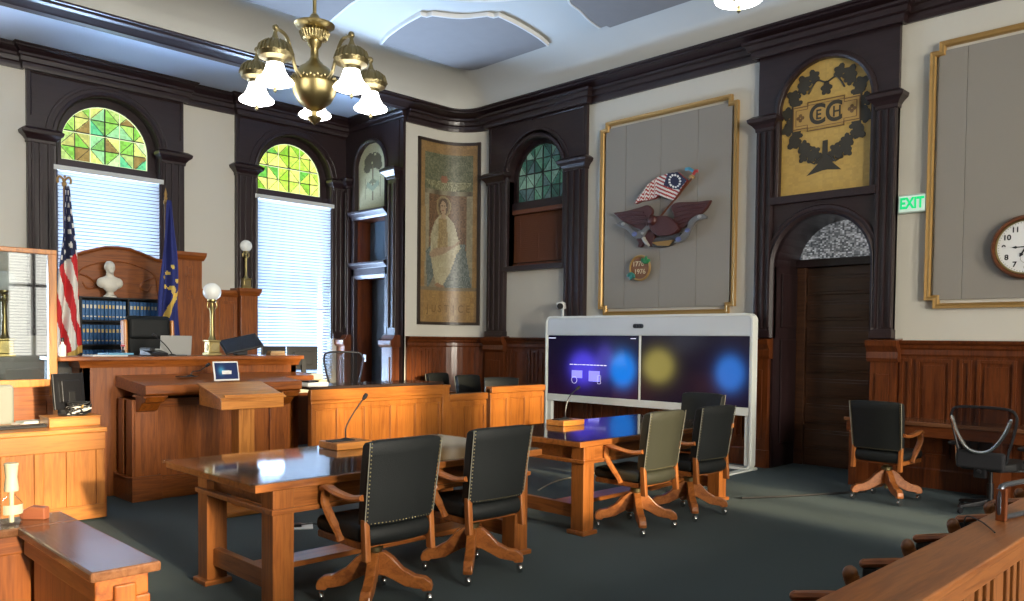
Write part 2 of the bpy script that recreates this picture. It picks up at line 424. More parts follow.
# dais behind the bench (raised floor)
b = MB().box(2.36, 5.0, 8.86, YB, 0, .42).box(5.0, 7.5, 8.9, YB, 0, .20)
struct(b.build('floor_dais', carpet), 'raised carpeted platform behind the bench', 'floor')

# ------------------------------------------------------------------ arched window surrounds
def capital(k, a, q, cz, d=-.10):
    k.sweep([(a, 0, 0), (a, d, 0), (q, d, 0), (q, 0, 0)], (0, 0, 1), [(.03, cz-.07), (-.012, cz-.07), (-.016, cz-.03), (-.045, cz+.01), (-.085, cz+.045), (-.095, cz+.085), (-.04, cz+.125), (.03, cz+.13)])
    k.box(a+.01, q-.01, d+.01, 0, cz-.07, cz+.125)
def surround(root, hw, pil, ow, spring, ytop=5.12, ybase=1.6, capz=4.20, sill=None, deep=.24, low=True, rz=None):
    """pilasters, capitals, arched spandrel and rings; front at local y<0"""
    b = MB(); b.arch(hw, capz+.05, ytop, ow, capz+.05, max(spring, capz+.06), -.06, .0, rz=rz)
    top = spring+(ow if rz is None else rz)
    rv = MB()
    n = 20; rr = ow if rz is None else rz
    path = [((ow)*math.cos(PI*i/n), 0, spring+rr*math.sin(PI*i/n)) for i in range(n+1)]
    path = [(ow, 0, ybase if sill is None else sill)]+path+[(-ow, 0, ybase if sill is None else sill)]
    rv.sweep(path, (0, -1, 0), [(0, .06), (0, -deep), (-.03, -deep), (-.03, .06)])
    rv.sweep(path, (0, -1, 0), [(-.05, .05), (.015, .05), (.015, .075), (-.01, .095), (-.05, .085)])
    ring = [((ow+.12)*math.cos(PI*i/n), 0, spring+(rr+.12)*math.sin(PI*i/n)) for i in range(n+1)]
    rv.sweep(ring, (0, -1, 0), [(-.02, .05), (.02, .05), (.02, .075), (-.02, .075)])
    b.build('spandrel', drk['x'], root); rv.build('arch_moulding', drk['z'], root, bevel=.004)
    # sunk corner panels: thin raised frames
    c = MB()
    for s in (-1, 1):
        x1 = s*(hw-.05); x0 = s*(ow+.10)
        c.tube([(x1, -.062, capz+.3), (x1, -.062, ytop-.06), (s*.05, -.062, ytop-.06)], .012, 6)
    c.build('corner_bead', drk['z'], root)
    for s in (-1, 1):
        p = MB(); a, q = sorted((s*(hw-pil), s*hw))
        p.box(a, q, -.09, 0, ybase, capz)
        w = q-a
        for k in (.12, .40, .72): p.box(a+w*k, a+w*k+.035, -.115, -.08, ybase+.12, capz-.06)
        p.box(a-.012, q+.012, -.12, 0, ybase, ybase+.10)
        p.build('pilaster', drk['z'], root, bevel=.006)
        k = MB(); capital(k, a, q, capz)
        k.build('capital', drk['x'], root, bevel=.005)

def stained(root, r, z0, spring, y, mat, pal, name='stained_glass', cw=None, rz=None):
    rr = r if rz is None else rz
    zt = spring+rr; nc = 6; nr = 4
    def colr(u, v):
        x = u*nc; z = v*nr; i, j = int(x), int(z); fx, fz = x-i, z-j
        d = (fx > fz) if (i+j) % 2 else (fx+fz > 1)
        k = noise2(i*1.7+(3 if d else 0), j*2.3, 1)
        c = pal[int(k*len(pal)) % len(pal)]; s = .8+.4*noise2(int(u*40), int(v*28), 5)
        return tuple(q*s for q in c)
    keep = lambda u, v: (z0+(zt-z0)*v) <= spring+.02 or inell((u*2-1)*r, z0+(zt-z0)*v, 0, spring, r+.03, rr+.03)
    g = grid_paint(name, mat, root, 60, 40, lambda u, v: ((u*2-1)*r, y, z0+(zt-z0)*v), colr, keep)
    L = MB()
    def inside(x, z): return abs(x) <= r and (z <= spring or inell(x, z, 0, spring, r, rr))
    def line(a, c, t=.008):
        P = [Vector((a[0]+(c[0]-a[0])*k/30, y-.006, a[1]+(c[1]-a[1])*k/30)) for k in range(31)]
        P = [p for p in P if inside(p.x, p.z)]
        if len(P) > 1: L.tube([P[0], P[-1]], t, 5)
    for i in range(nc+1): line((-r+2*r*i/nc, z0), (-r+2*r*i/nc, zt), .011 if i == 3 else .007)
    for j in range(nr+1): line((-r, z0+(zt-z0)*j/nr), (r, z0+(zt-z0)*j/nr), .011 if j == 2 else .007)
    for i in range(nc):
        for j in range(nr):
            a = (-r+2*r*i/nc, z0+(zt-z0)*j/nr); c = (a[0]+2*r/nc, a[1]+(zt-z0)/nr)
            if (i+j) % 2: line(a, c, .004)
            else: line((a[0], c[1]), (c[0], a[1]), .004)
    L.build('leading', leadm, g)
    return g
GP = [(.30, .55, .06), (.45, .66, .10), (.20, .42, .05), (.62, .66, .16), (.10, .36, .07), (.40, .30, .05), (.55, .72, .30), (.16, .50, .22)]
GP1 = [(.22, .48, .08), (.34, .56, .12), (.16, .40, .10), (.55, .60, .18), (.10, .46, .22), (.36, .50, .16), (.26, .54, .26), (.48, .62, .34), (.24, .17, .05), (.18, .44, .06), (.40, .42, .12)]
GP2 = [(.50, .68, .10), (.34, .60, .05), (.62, .70, .16), (.22, .48, .04), (.44, .62, .08), (.70, .74, .20), (.12, .42, .06)]
DP = [(.06, .16, .12), (.10, .24, .16), (.04, .10, .08), (.14, .26, .20), (.08, .14, .14), (.20, .34, .26)]

def blind(name, root_loc, rz, hw, z0, z1, mat, label, hm, pitch=.05, tilt=-44, depth=.05, nocord=False, midrail=None):
    t = thing(name, label, 'blind', root_loc, rz)
    b = MB(); n = int((z1-z0-.09)/pitch)
    for i in range(n):
        z = z1-.10-i*pitch
        M = Matrix.Translation((0, 0, z)) @ Matrix.Rotation(R(tilt), 4, 'X')
        b.box(-hw, hw, -depth/2, depth/2, -.0012, .0012, 0, M)
    b.build('slats', mat, t)
    MB().box(-hw-.01, hw+.01, -.045, .03, z1-.07, z1).build('headrail', hm, t, bevel=.006)
    MB().box(-hw, hw, -.025, .025, z0-.02, z0+.005).build('bottom_rail', hm, t, bevel=.004)
    c = MB()
    for x in (-hw*.72, 0, hw*.72): c.tube([(x, -depth/2-.004, z0), (x, -depth/2-.004, z1-.05)], .0022, 5)
    c.build('ladder_cord', hm, t)
    return t

def tall_window(n, cx, pal, label):
    t = thing('window_%d' % n, label, 'window', (cx, YB, 0), 0, None, 'structure')
    surround(t, 1.05, .33, .70, 4.24, ybase=1.55)
    g = stained(t, .60, 4.0, 4.24, .16, pglow, pal)
    bd = MB(); bd.tube([(.588, .15, 4.01)]+[(.588*math.cos(PI*i/24), .15, 4.24+.588*math.sin(PI*i/24)) for i in range(25)]+[(-.588, .15, 4.01), (.588, .15, 4.01)], .014, 6); bd.tube([(-.58, .15, 4.41), (.58, .15, 4.41)], .007, 5); bd.tube([(-.2, .15, 4.01), (-.2, .15, 4.8)], .006, 5); bd.tube([(.2, .15, 4.01), (.2, .15, 4.8)], .006, 5)
    bd.build('pale_border_glass', emit('pale_border_%d' % n, (.62, .70, .42), 1.0), g)
    fr = MB(); fr.arch(.72, 3.86, 4.99, .585, 4.005, 4.24, .12, .22)
    fr.box(-.72, .72, .06, .22, 3.86, 4.0); fr.build('arch_frame', drk['x'], t)
    s = MB()
    for x in (-.72, .62): s.box(x, x+.10, .10, .24, .6, 3.88)
    s.box(-.72, .72, .10, .24, .6, .72); s.box(-.66, .66, .14, .2, 2.02, 2.09)
    s.build('sash', drk['z'], t)
    MB().box(-.64, .64, .19, .195, .7, 3.88).build('window_pane', sheet('daylight_pane_%d' % n, (.85, .92, 1.), .05), t)
    MB().box(-.8, .8, -.06, .12, .54, .62).build('sill', mah['x'], t, bevel=.006)
    return t
tall_window(1, W1X, GP1, 'arched stained glass window above the judge chair')
tall_window(2, W2X, GP2, 'arched stained glass window right of the judge bench')
blind('venetian_blind', (W1X, YB-.05, 0), 0, .73, 1.5, 3.88, slatw, 'white slatted blind behind the two flags', offw)
blind('venetian_blind', (W2X, YB-.05, 0), 0, .73, .84, 3.88, slatw, 'white slatted blind reaching down behind the black monitors', offw)
t = thing('window_7', 'unseen tall window added at the left of the niche for its light', 'window', (W0X, YB, 0), 0, None, 'structure')  # unseen window, added to throw more daylight on the niche ceiling
fr = MB()
for x in (-.72, -.04, .64): fr.box(x, x+.08, .05, .2, .6, 4.98)
for z in (.6, 2.02, 3.88, 4.9): fr.box(-.72, .72, .05, .2, z, z+.08)
fr.build('sash', drk['z'], t)
MB().box(-.82, .82, -.06, .12, .54, .62).build('sill', mah['x'], t, bevel=.006)
# right wall window
t = thing('window_3', 'dark arched window with green leaded glass on the screen wall', 'window', (XR, WY, 0), RZR, None, 'structure')
surround(t, 1.06, .40, .62, 4.16, ybase=1.6, sill=2.70)
stained(t, .55, 3.80, 4.16, .14, pdim, DP)
fr = MB(); fr.arch(.62, 3.66, 4.9, .54, 3.82, 4.16, .10, .2); fr.box(-.62, .62, .06, .2, 3.66, 3.80); fr.build('arch_frame', drk['x'], t)
MB().box(-.66, .66, -.10, .2, 2.68, 2.76).build('sill', drk['x'], t, bevel=.008)
MB().box(-.60, .60, .17, .19, 2.74, 3.70).build('sash', drk['z'], t)
blind('wooden_blind', (XR+.07, WY, 0), RZR, .57, 2.80, 3.68, slatb, 'closed brown wooden blind in the dark arched window', slatb, pitch=.032, tilt=68, depth=.036)
# windows behind the viewer
for i, c in enumerate(NW):
    t = thing('window_%d' % (4+i), ['tall window behind the viewer, left', 'tall window behind the viewer, middle', 'tall window behind the viewer, right'][i], 'window', (c, YS, 0), R(180), None, 'structure')
    fr = MB()
    for x in (-.7, -.04, .62): fr.box(x, x+.08, -.02, .16, .9, 5.4)
    for z in (.9, 2.9, 3.9, 5.32): fr.box(-.7, .7, -.02, .16, z, z+.08)
    fr.build('sash', drk['z'], t)
    cs = MB()
    for x in (-.86, .70): cs.box(x, x+.16, -.08, 0, .8, 5.5)
    cs.box(-.9, .9, -.1, 0, 5.4, 5.55); cs.box(-.9, .9, -.12, 0, .8, .9); cs.build('casing', drk['z'], t)
    b = MB()
    for k in range(53):
        M = Matrix.Translation((0, .0, .98+k*.081)) @ Matrix.Rotation(R(12 if i < 2 else 18), 4, 'X'); b.box(-.62, .62, -.030, .030, -.0012, .0012, 0, M)
    b.build('slats', slatw, t)

# ------------------------------------------------------------------ arched door on the right wall
t = thing('door_1', 'dark panelled door in an arched recess under the gold panel', 'door', (XR, DY, 0), RZR, None, 'structure')
b = MB(); b.arch(.84, 1.62, 3.24, .585, 1.62, 2.50, -.06, 0); b.arch(.84, 3.24, 5.12, .55, 3.32, 4.36, -.06, 0)
b.build('door_surround', drk['x'], t)
b = MB(); n = 20
pth = [(.585, 0, 0)]+[(.585*math.cos(PI*i/n), 0, 2.5+.585*math.sin(PI*i/n)) for i in range(n+1)]+[(-.585, 0, 0)]
b.sweep(pth, (0, -1, 0), [(0, .05), (0, -.62), (-.03, -.62), (-.03, .05)])
b.build('door_reveal', drk['z'], t)
b = MB(); b.sweep([(.585, 0, 1.62)]+pth[1:-1]+[(-.585, 0, 1.62)], (0, -1, 0), [(-.115, .05), (.0, .05), (.0, .08), (-.035, .12), (-.06, .095), (-.10, .105), (-.115, .08)])
b.build('door_casing', wood('dark_casing', (.0125, .0062, .0070), (.024, .0115, .0125), 'z', rough=.55, coat=0.), t, bevel=.004)
b = MB(); pg = [(.55, 0, 3.34)]+[(.55*math.cos(PI*i/n), 0, 4.36+.55*math.sin(PI*i/n)) for i in range(n+1)]+[(-.55, 0, 3.34)]
b.sweep(pg, (0, -1, 0), [(-.07, .05), (0, .05), (0, .08), (-.03, .095), (-.07, .08)]); b.box(-.64, .64, -.13, -.05, 3.25, 3.34)
b.build('panel_frame', drk['z'], t, bevel=.004)
for s in (-1, 1):
    a, q = sorted((s*.62, s*.84)); p = MB(); p.box(a, q, -.10, 0, 1.62, 4.22)
    for k in (.10, .45, .80): p.box(a+.23*k, a+.23*k+.03, -.125, -.09, 1.74, 4.16)
    p.box(a-.01, q+.01, -.13, 0, 1.62, 1.72); p.build('pilaster', drk['z'], t, bevel=.005)
    k = MB(); capital(k, a, q, 4.24); k.build('capital', drk['x'], t, bevel=.005)
    # recess side panels
    v = MB(); x = s*.578; v.box(min(x, x-s*.02), max(x, x-s*.02), .12, .52, 1.75, 2.42); v.box(min(x, x-s*.02), max(x, x-s*.02), .12, .52, .3, 1.6); v.build('reveal_panel', drk['z'], t, bevel=.006)
dw = wood('door_wood', (.040, .016, .009), (.085, .035, .016), 'x', rough=.3)
b = MB(); b.box(-.58, .58, .58, .62, 0, 2.52)
for i in range(7):
    z = .22+i*.325
    b.box(-.44, .44, .555, .59, z, z+.24)
    b.box(-.40, .40, .545, .56, z+.035, z+.205)
for x in (-.58, .46): b.box(x, x+.12, .54, .6, 0, 2.52)
b.build('door_leaf', dw, t, bevel=.008)
MB().ell((.44, .52, 1.02), (.03, .03, .03)).box(.42, .46, .53, .55, .93, 1.12).build('door_knob', brass, t, smooth=True)
MB().box(-.58, .58, .50, .62, 2.52, 2.62).build('transom_bar', drk['x'], t, bevel=.006)
def fan(u, v):
    k = noise2(int(u*46), int(v*26)); return lerp((.10, .11, .12), (.75, .77, .80), k*k)
grid_paint('fanlight', painted('textured_fanlight', .25, .35), t, 46, 26, lambda u, v: ((u*2-1)*.58, .585, 2.62+.47*v), fan, lambda u, v: inell((u*2-1)*.58, 2.62+.47*v, 0, 2.5, .585, .60))

# ------------------------------------------------------------------ narrow doorway on the niche side wall
t = thing('door_2', 'narrow dark doorway with a glazed transom at the side of the niche', 'door', (XN, NY, 0), RZR, None, 'structure')
b = MB(); b.arch(.80, 3.70, 5.12, .43, 3.74, 4.46, -.06, 0)
b.box(-.80, -.46, -.04, 0, 0, 3.70); b.box(.46, .905, -.04, 0, 0, 3.70); b.box(.79, .905, -.05, .0, 0, 5.12)
b.build('door_surround', drk['z'], t)
b = MB()
pth = [(.43, 0, 3.74)]+[(.43*math.cos(PI*i/n), 0, 4.46+.43*math.sin(PI*i/n)) for i in range(n+1)]+[(-.43, 0, 3.74)]
b.sweep(pth, (0, -1, 0), [(-.06, .05), (0, .05), (0, .08), (-.03, .10), (-.06, .08)])
b.prism([(0, 3.60), (-.08, 3.60), (-.10, 3.64), (-.17, 3.70), (-.17, 3.74), (0, 3.76)], 'x', -.52, .52)
b.prism([(0, 2.58), (-.06, 2.58), (-.08, 2.64), (-.08, 2.76), (-.15, 2.82), (-.15, 2.86), (0, 2.88)], 'x', -.52, .52)
for s in (-1, 1):
    a, q = sorted((s*.45, s*.52)); b.box(a, q, -.08, 0, 0, 3.62)
b.build('door_casing', drk['x'], t, bevel=.005)
b = MB(); b.box(-.46, -.44, 0, .6, 0, 3.62); b.box(.44, .46, 0, .6, 0, 3.62); b.box(-.46, .46, 0, .6, 3.6, 3.62); b.box(-.46, .46, 0, .3, 2.6, 2.86)
b.build('door_reveal', mah['z'], t)
MB().box(-.45, .45, .30, .34, 0, 2.6).build('door_leaf', plain('grey_green_door', (.030, .036, .036), .5), t)
MB().box(-.44, .44, .26, .27, 2.86, 3.6).build('transom_pane', plain('dusky_glass', (.10, .14, .17), .08), t)
MB().box(-.45, .45, .36, .38, 2.6, 3.62).build('transom_back', blackm, t)
for s, lab in ((-1, 1), (1, 0)):
    a, q = sorted((s*.58, s*.80))
    p = MB(); p.box(a, q, -.12, 0, 1.6, 4.18)
    for k in (.12, .7): p.box(a+.22*k, a+.22*k+.035, -.145, -.11, 1.74, 4.1)
    p.build('pilaster', drk['z'], t, bevel=.006)
    k = MB(); capital(k, a, q, 4.24, -.14); k.build('capital', drk['x'], t, bevel=.005)
    d = MB(); d.box(a-.03, q+.03, -.20, 0, 0, 1.42); d.box(a-.05, q+.05, -.23, 0, 0, .2); d.prism([(0, 1.42), (-.22, 1.42), (-.25, 1.46), (-.25, 1.53), (-.20, 1.56), (-.16, 1.62), (0, 1.62)], 'x', a-.06, q+.06)
    d.box(a+.03, q-.03, -.215, -.19, .4, 1.26); d.build('pedestal', mah['z'], t, bevel=.006)
# ------------------------------------------------------------------ things on the right wall
def ray_wall(u, v, x):
    d = _RT*((u-CX_)/F_)-_UP*((v-CY_)/F_)+_fw; t = x/d.x
    return Vector((0, 0, H))+d*t
def panel(yc, hw, z0, z1, seams, label):
    t = thing('acoustic_panel', label, 'wall panel', (XR, yc, z0), RZR, 'gilt-framed cloth panels on the screen wall')
    h = z1-z0; k = .09
    o = [(-hw, k), (-hw+k, k), (-hw+k, 0), (hw-k, 0), (hw-k, k), (hw, k), (hw, h-k), (hw-k, h-k), (hw-k, h), (-hw+k, h), (-hw+k, h-k), (-hw, h-k)]
    b = MB(); xs = [-hw]+seams+[hw]
    for a, c in zip(xs[:-1], xs[1:]): b.box(a+.002 if a > -hw else a+.04, c-.002 if c < hw else c-.04, -.035, 0, .05, h-.05)
    b.build('cloth_field', greyfab, t, bevel=.003)
    f = MB(); f.sweep([(p[0], 0, p[1]) for p in o], (0, -1, 0), [(-.045, 0), (.012, 0), (.012, .035), (0, .055), (-.02, .05), (-.045, .06)], closed=True)
    f.build('gilt_frame', gold, t)
    return t
panel(6.49, 1.07, 1.98, 4.70, [-.66, -.06, .53], 'grey cloth panel in a gilt frame behind the carved eagle')
panel(1.98, 1.06, 1.99, 4.74, [-.74, 0., .7], 'grey cloth panel in a gilt frame behind the round clock')

# gold painted panel with monogram over the door
t = thing('painted_panel', 'gold arched panel with a leafy wreath and monogram above the dark door', 'painting', (XR-.003, DY, 3.34), RZR)
def gcol(u, v):
    k = .92+.16*noise2(int(u*30), int(v*50), 3); return (.50*k, .325*k, .085*k)
grid_paint('gold_ground', painted('gold_paint', .5), t, 44, 62, lambda u, v: ((u*2-1)*.548, -.006, 1.57*v), gcol, lambda u, v: 1.57*v < 1.02 or inell((u*2-1)*.548, 1.57*v, 0, 1.02, .56, .56))
inkm = plain('dark_olive_paint', (.040, .034, .022), .6); brownm = plain('brown_paint', (.16, .085, .03), .6)
def gx(X, Y): return ((X-208)*.0032, (550-Y)*.00299+.03*((X-208)/170.))
lf = MB()
def leaf(cx, cz, ang, s):
    P = []
    for k in range(20):
        a = 2*PI*k/20; r = s*(.62+.38*abs(math.cos(2.5*a)))*(1.15 if abs(a-PI) > 2.2 else .9)
        P.append((cx+r*math.cos(a+ang), cz+r*math.sin(a+ang)*1.0))
    lf.prism(P, 'y', -.0125-.0015*noise2(cx*9, cz*7), -.008)
for i in range(13):
    a = R(113+i*11.5)
    for s in (-1, 1):
        rr = .42+(.05 if i % 2 else -.03); x = s*-math.cos(a)*rr; z = .93+math.sin(a)*(.50 if math.sin(a) > 0 else .46)
        leaf(x, z, a if s < 0 else PI-a, .098 if i % 2 else .088)
for i in range(3):
    for s in (-1, 1): leaf(s*(.06+i*.10), .42+.02*i, R(-90+s*40), .07)
P = [(-.03, .62), (.03, .62), (.035, .40), (.20, .24), (.03, .27), (-.03, .27), (-.22, .24), (-.035, .40)]
lf.prism([gx(208+p[0]*312, 550-p[1]*334) for p in P], 'y', -.013, -.008)
for s in (-1, 1): lf.tube([(s*.03, -.011, .44), (s*.13, -.011, .36), (s*.20, -.011, .40)], .012, 6)
lf.tube(spl([(-.22, -.011, 1.20), (-.12, -.011, 1.34), (0, -.011, 1.30), (.12, -.011, 1.34), (.22, -.011, 1.20)]), .010, 6)
leaf(0, 1.22, R(90), .085)
lf.build('wreath', inkm, t)
cb = MB(); cb.box(-.40, .40, -.018, -.012, .78, 1.08); cb.build('cartouche_ground', plain('ochre_paint', (.47, .29, .08), .5), t)
fb = MB()
for k, w in ((0, .012), (.035, .007)):
    o = [(-.40+k, .80+k), (-.22, .80+k), (-.22, .76+k), (.22, .76+k), (.22, .80+k), (.40-k, .80+k), (.40-k, 1.06-k), (.22, 1.06-k), (.22, 1.10-k), (-.22, 1.10-k), (-.22, 1.06-k), (-.40+k, 1.06-k)]
    fb.sweep([(p[0], 0, p[1]) for p in o], (0, -1, 0), [(-w/2, .016), (w/2, .016), (w/2, .021), (-w/2, .021)], closed=True)
for s in (-1, 1):
    for dx, dz in ((0, .028), (0, -.028), (.028, 0), (-.028, 0)): fb.ell((s*.31+dx, -.018, .93+dz), (.022, .004, .022), 10, 6)
fb.build('cartouche_border', brownm, t)
lettering('letter', 'C', .33, inkm, t, (-.10, -.019, .93), sx=.9, off=.007); lettering('letter', 'E', .16, inkm, t, (-.085, -.019, .93), sx=.9, off=.003)
lettering('letter', 'C', .33, inkm, t, (.10, -.019, .93), sx=.9, off=.007); lettering('letter', 'H', .17, inkm, t, (.135, -.019, .93), sx=.85, off=.003)

# exit sign
t = thing('exit_sign', 'lit green exit sign right of the dark door', 'exit sign', (XR, 3.235, 3.0), RZR)
MB().box(-.15, .15, -.05, 0, 0, .20).build('housing', plain('pale_green_housing', (.50, .62, .54), .4), t, bevel=.01)
MB().box(-.135, .135, -.054, -.045, .015, .185).build('face', emit('exit_face', (.55, .72, .62), .35), t)
lettering('exit_letters', 'EXIT', .165, emit('exit_green', (.0, .50, .16), .9), t, (0, -.056, .10), sx=.74, off=.006)

# clock
t = thing('wall_clock', 'round wooden clock with black numerals on the grey cloth panel', 'clock', (XR-.045, 2.125, 2.545), RZR)
My = Matrix.Rotation(R(90), 4, 'X')
MB().lathe([(.272, 0), (.272, .05), (.282, .066), (.304, .066), (.320, .045), (.320, 0)], seg=48, M=My, ring=True).build('wooden_case', wood('clock_wood', (.085, .024, .008), (.15, .048, .016), 'x'), t, smooth=True)
MB().lathe([(.258, .052), (.258, .058), (.272, .062), (.274, .052)], seg=48, M=My, ring=True).build('brass_bezel', brass, t, smooth=True)
MB().lathe([(0, .03), (.272, .03), (.272, .045), (0, .045)], seg=48, M=My).build('clock_face', white, t)
for k in range(1, 13):
    a = R(90-30*k); lettering('numeral', str(k), .074, blackm, t, (.200*math.cos(a), -.046, .200*math.sin(a)), ext=.001, off=.0022)
tk = MB()
for k in range(60):
    a = 2*PI*k/60; tk.box(-.002, .002, -.047, -.045, .242, .252, 0, Matrix.Rotation(a, 4, 'Y'))
tk.lathe([(.05, .0455), (.052, .0455), (.052, .047), (.05, .047)], (0, 0, 0), 24, 0, Matrix.Translation((0, 0, -.11)) @ My, True)
tk.build('minute_track', blackm, t)
def hand(name, ang, L, w):
    MB().prism([(-w, -.04), (w, -.04), (w*.8, L*.62), (w*2.2, L*.72), (0, L), (-w*2.2, L*.72), (-w*.8, L*.62)], 'y', -.052, -.049, 0, Matrix.Rotation(ang, 4, 'Y')).build(name, blackm, t)
hand('minute_hand', R(-91), .128, .006); hand('hour_hand', R(-150), .115, .009)
MB().lathe([(0, .045), (.012, .045), (.012, .056), (0, .056)], seg=12, M=My).build('hand_boss', blackm, t)

# carved eagle: outlines traced on the panel's own plane
XP = XR-.06; EY = 6.45; EZ = 3.1
def ez(X, Y): p = ray_wall(610+X/6.68, 165+Y/6.68, XP); return (-(p.y-EY), p.z-EZ)
eagle = plain('carved_dark_red_wood', (.062, .014, .011), .42, bump=.5, bscale=45)
t = thing('carved_eagle', 'dark red carved eagle with spread wings and ribbons on the grey panel', 'wall carving', (XP, EY, EZ), RZR)
def relief(name, pts, y0, y1, mat, sm=True):
    P = [ez(*p) for p in pts]
    if sm: P = [(v.x, v.y) for v in spl([(p[0], p[1], 0) for p in P+[P[0]]], 3)[:-1]]
    return MB().prism(P, 'y', y0, y1).build(name, mat, t, bevel=.012, seg=3)
LW = [(35, 322), (120, 310), (215, 285), (262, 271), (293, 295), (296, 325), (282, 345), (272, 375), (258, 420), (235, 440), (200, 430), (160, 405), (110, 385), (70, 355)]
RW = [(687, 236), (600, 248), (520, 250), (455, 254), (425, 275), (425, 305), (442, 340), (440, 380), (490, 425), (560, 380), (620, 330), (662, 285)]
relief('wing', LW, -.055, 0, eagle); relief('wing', RW, -.055, 0, eagle)
fe = MB()
for i_, (a, c) in enumerate((((60, 330), (240, 320)), ((90, 352), (255, 345)), ((125, 375), (262, 372)), ((165, 398), (255, 400)), ((655, 265), (470, 285)), ((640, 292), (455, 318)), ((610, 320), (450, 350)), ((570, 352), (462, 380)), ((530, 380), (478, 402)))):
    if i_ == 4: fe.build('feather_ridge', eagle, t, smooth=True); fe = MB()
    p, q = ez(*a), ez(*c); fe.tube([(p[0], -.055, p[1]), ((p[0]+q[0])/2, -.064, (p[1]+q[1])/2+.012), (q[0], -.057, q[1])], .010, 6)
fe.build('feather_ridge', eagle, t, smooth=True)
BD = [(300, 352), (345, 345), (400, 345), (440, 372), (470, 400), (480, 430), (440, 468), (380, 478), (330, 470), (292, 430), (285, 385)]
relief('eagle_body', BD, -.10, 0, eagle)
hx, hz = ez(310, 375); hd = MB(); hd.ell((hx, -.09, hz), (.075, .06, .07)); bx, bz = ez(284, 392)
hd.tube([(hx-.03, -.10, hz-.01), (bx, -.11, bz), (bx-.01, -.105, bz-.04)], [.035, .022, .004], 8); hd.build('eagle_head', eagle, t, smooth=True)
relief('tail', [(200, 548), (206, 520), (190, 498), (235, 480), (270, 440), (300, 440), (312, 480), (292, 540), (270, 543), (245, 525), (222, 550)], -.06, 0, eagle)
relief('shield', [(280, 520), (310, 495), (360, 478), (420, 470), (480, 455), (470, 490), (440, 525), (400, 545), (350, 552), (300, 545)], -.05, 0, plain('dark_shield', (.035, .030, .026), .5))
sg = MB()
for k in range(6):
    p, q = ez(300+k*6, 528+k*3-6), ez(440-k*6, 505+k*7); sg.tube([(p[0], -.055, p[1]), (q[0], -.055, q[1])], .008, 6)
sg.build('gilt_stripe', gold, t)
rb = plain('grey_ribbon', (.125, .12, .115), .45); rbd = plain('blue_ribbon_mark', (.10, .12, .26), .45)
relief('ribbon', [(62, 402), (100, 378), (135, 400), (178, 440), (228, 440), (268, 405), (300, 403), (302, 425), (272, 442), (240, 487), (190, 492), (150, 452), (108, 420)], -.085, -.05, rb)
relief('ribbon', [(668, 345), (640, 332), (590, 345), (550, 380), (530, 430), (490, 475), (450, 518), (472, 522), (530, 500), (560, 442), (600, 377), (665, 362)], -.085, -.05, rb)
for a, w in (((112, 398), 20), ((188, 465), 26), ((480, 500), 26), ((540, 440), 22), ((620, 350), 20), ((240, 460), 16)):
    p = ez(*a); MB().ell((p[0], -.086, p[1]), (w*.0018, .006, w*.0013), 10, 6).build('ribbon_mark', rbd if w > 20 else plain('pale_ribbon_mark', (.30, .29, .26), .5) if 'pale_ribbon_mark' not in bpy.data.materials else bpy.data.materials['pale_ribbon_mark'], t, smooth=True)
for a, c, r in (((250, 505), (285, 545), 18), ((245, 490), (262, 530), 14)):
    p, q = ez(*a), ez(*c); MB().tube([(p[0], -.075, p[1]), (q[0], -.08, q[1])], [.03, .016], 8).build('talon', plain('pale_talon', (.35, .33, .28), .5), t, smooth=True)

t = thing('carved_flag', 'carved red and white striped flag with a ring of stars above the eagle', 'wall carving', (XP, EY, EZ), RZR)
a, c = ez(348, 342), ez(566, 88); MB().tube([(a[0], -.03, a[1]), (c[0], -.05, c[1])], .013, 8).build('flagstaff', wood('staff_wood', (.09, .03, .015), (.15, .05, .02)), t, smooth=True)
FP = [(185, 262), (205, 225), (238, 190), (265, 145), (300, 110), (335, 84), (405, 62), (470, 52), (500, 82), (535, 108), (500, 150), (475, 190), (440, 238), (400, 225), (345, 203), (310, 228), (255, 240), (220, 245)]
CP = [(405, 62), (470, 52), (500, 82), (535, 108), (480, 168), (430, 162), (378, 140)]
def fcol(X, Y):
    if inpoly(X, Y, CP):
        for k in range(13):
            if (X-450-34*math.cos(2*PI*k/13))**2+(Y-112-40*math.sin(2*PI*k/13))**2 < 46: return (.75, .75, .70)
        return (.016, .02, .055)
    d = Y-.42*(X-330) if X > 330 else Y+.75*(X-330)+10*math.sin(X*.2)
    return (.70, .66, .58) if int((d+400)/13) % 2 else (.36, .03, .025)
x0, x1, y0, y1 = 180, 540, 45, 270
def fpos(u, v):
    X, Y = x0+(x1-x0)*u, y0+(y1-y0)*v; p = ez(X, Y); return (p[0], -.065-.012*math.sin(X*.045+Y*.02), p[1])
grid_paint('striped_cloth', pcol, t, 90, 60, fpos, lambda u, v: fcol(x0+(x1-x0)*u, y0+(y1-y0)*v), lambda u, v: inpoly(x0+(x1-x0)*u, y0+(y1-y0)*v, FP))
P = [ez(*p) for p in FP]; MB().prism(P, 'y', -.052, -.004).build('flag_back', plain('red_flag_wood', (.30, .05, .04), .5), t)
for a, c, mt in (((520, 32), (572, 46), plain('blue_streamer', (.06, .30, .42), .5)), ((570, 66), (602, 44), plain('red_streamer', (.42, .05, .05), .5)), ((548, 84), (576, 92), gold)):
    p, q = ez(*a), ez(*c); MB().tube([(p[0], -.05, p[1]), ((p[0]+q[0])/2, -.06, (p[1]+q[1])/2+.02), (q[0], -.05, q[1])], .022, 6).build('streamer', mt, t, smooth=True)

